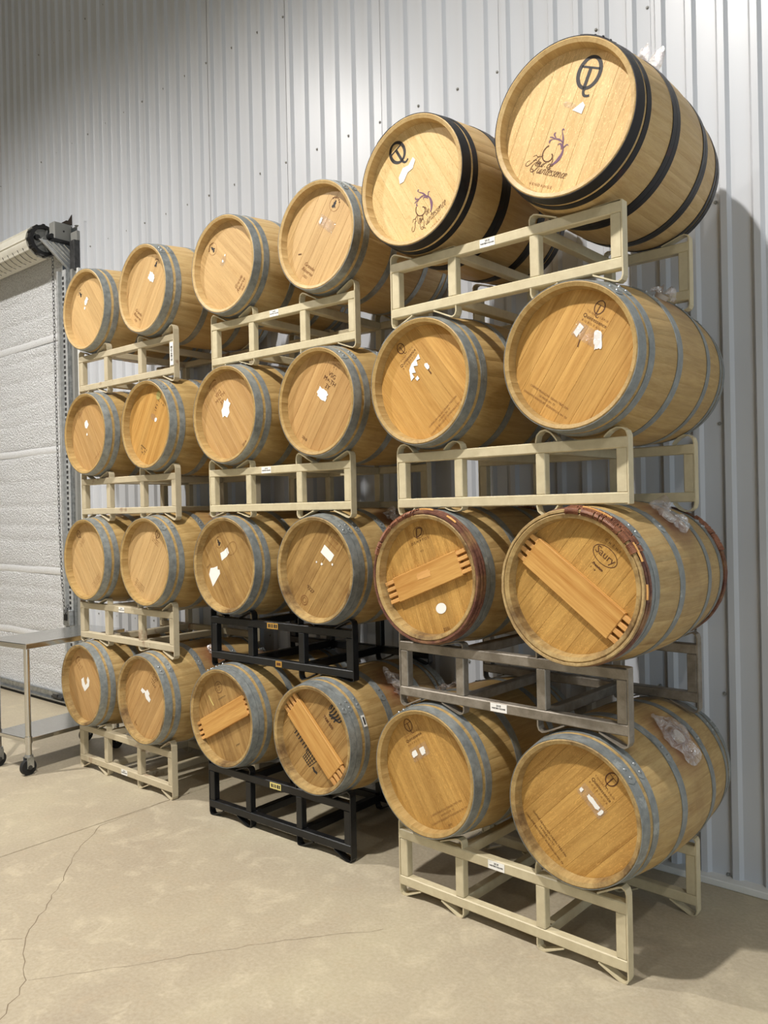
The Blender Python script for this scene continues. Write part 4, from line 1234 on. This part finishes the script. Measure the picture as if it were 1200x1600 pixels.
        H.put('stamp_arc', ribbon([(.042*cos(t), .03*sin(t)) for t in [radians(25 + 13*i) for i in range(11)]], .008).mesh('stamp_arc'), MAT['faint'], c[0] - sin(phi)*.02, c[1] + cos(phi)*.02)
        for k in range(4): H.put('stamp_line', ticks(.06, .014, 111 + k), MAT['brand'] if R_side else MAT['faint'], c[0] - sin(phi)*.02*(1-k), c[1] + cos(phi)*.02*(1-k))
        if R_side:
            H.put('paper_scrap', poly_mesh([(-.06, -.03), (-.03, -.028), (-.02, -.008), (.0, -.02), (.02, -.028), (.06, -.02), (.062, .008), (.03, .012), (.03, .03), (-.005, .034), (-.015, .008), (-.058, -.004)]), MAT['paper'], .000, .033)
        else:
            H.put('paper_scrap', poly_mesh([(-.04, -.035), (.02, -.038), (.045, -.015), (.042, .012), (.02, .005), (.015, -.012), (-.012, -.012), (-.01, .015), (.0, .035), (-.03, .04), (-.045, .01)]), MAT['paper'], -.008, .012).scale = (1.3, 1, 1.25)
        H.text('2018', .018, *((-.141, -.184) if R_side else (.131, -.190)), 'faint')

# ------------------------------------------------------------------ crumpled film over the bungs
def film(key, label, seed, sx, sy, hgt, dx=0.0, dy=0.0):
    root = ROOTS[key]; q = random.Random(seed)
    v = []; f = []; nr, na = 16, 44
    lim = 0.006
    for i in range(nr + 1):
        for k in range(na):
            a = 2*pi*k/na; rho = i/nr
            fold = 1 + .35*noise.noise(Vector((cos(a)*1.6, sin(a)*1.6, seed)))
            px = rho*fold*sx*cos(a) + dx*rho; py = .465 + rho*fold*sy*sin(a) + dy*rho
            th = px / RBIL
            cr = abs(noise.noise(Vector((px*22, py*22, seed*3.1))))*1.3 + abs(noise.noise(Vector((px*55, py*55, seed*1.7))))*.6
            fin = max(0, noise.noise(Vector((cos(a)*2.4, sin(a)*2.4, seed*.7 + 4))))
            hh = lim + hgt*(cr*.35 + fin*1.6*rho*(1.25 - rho)*2.0) 
            if px*px + (py - .465)**2 < .046**2: hh = max(hh, .026)     # tented over the bung
            r = rad(max(0, min(LB, py))) + hh
            v.append((r*sin(th), py, r*cos(th)))
    for i in range(nr):
        for k in range(na):
            l = (k+1) % na; f.append((i*na+k, i*na+l, (i+1)*na+l, (i+1)*na+k))
    o = obj('plastic_film', mk('plastic_film', v, f, 60), MAT['film'])
    o.location = root.location; o.rotation_euler = root.rotation_euler; o.scale = root.scale
    o['label'] = label; o['category'] = 'plastic film'; o['group'] = 'clear film wrapped over barrel bungs'
FILMS = [
((2,3,1), 'crumpled clear film standing up on top of the topmost right barrel', 3, .05, .05, .10),
((2,2,1), 'clear film sticking up behind the golden barrel under the top right one', 8, .06, .06, .07),
((2,1,1), 'clear film hanging over the side of the barrel with the oval brand and split-wood hoops', 12, .09, .06, .06),
((2,0,1), 'large clear film sheet stuck to the wine-stained side of the nearest bottom barrel', 15, .12, .08, .03),
((2,1,0), 'clear film seen through the beige rack on the barrel with the white oval sticker', 19, .06, .06, .06),
((2,0,0), 'clear film seen through the grey steel rack on the floor-level barrel behind it', 23, .07, .06, .06),
((1,1,1), 'clear film on the barrel branded 9327, left of the split-wood hoops of the next stack', 27, .07, .07, .06),
((1,0,1), 'shiny crumpled film on the barrel with the striped artwork, beside the grey rack', 31, .10, .07, .06),
((0,1,1), 'clear film on the right barrel of the far left stack, under its second highest rack', 35, .05, .05, .05),
((0,0,1), 'clear film on the right floor-level barrel of the far left stack', 39, .06, .06, .05),
((0,0,0), 'clear film on the leftmost floor-level barrel, seen through the rack above it', 43, .07, .06, .06)]
for k in FILMS: film(*k[:2], k[2], k[3], k[4], k[5])

# ------------------------------------------------------------------ steel work table
tb = thing('work_table', 'stainless steel work table on casters at the left edge, with an open undershelf', 'table', (-3.252, -.25, 0), (0, 0, .11))
TW, TD, TH = .385, .755, .945
def tp_(name, me, mat): return obj(name, me, mat, tb)
tp_('tabletop', MB().box(-TW - .06, .065, -.045, TD + .05, TH - .038, TH, .004).mesh('tabletop'), MAT['steel'])
tp_('undershelf', MB().box(-TW - .02, .020, -.02, TD + .02, .232, .262, .003).mesh('undershelf'), MAT['steel'])
for lx in (0, -TW):
    for ly in (0, TD):
        lg = tp_('leg', MB().tube((lx, ly, .135), (lx, ly, TH - .038), .0205, 20).mesh('leg', 40), MAT['steel'])
        obj('collar', MB().tube((lx, ly, .225), (lx, ly, .275), .026, 20).mesh('collar', 40), MAT['steel'], lg)
        cs = tp_('caster', MB().tube((lx, ly, .125), (lx, ly, .14), .03, 16).box(lx - .028, lx - .022, ly - .03, ly + .022, .05, .128).box(lx + .022, lx + .028, ly - .03, ly + .022, .05, .128).mesh('caster', 40), MAT['galv_sheet'])
        obj('wheel', MB().tube((lx - .017, ly - .008, .056), (lx + .017, ly - .008, .056), .056, 28).mesh('wheel', 40), MAT['rubber'], cs)
        obj('hub', MB().tube((lx - .031, ly - .008, .056), (lx + .031, ly - .008, .056), .016, 14).mesh('hub', 40), MAT['dark_steel'], cs)
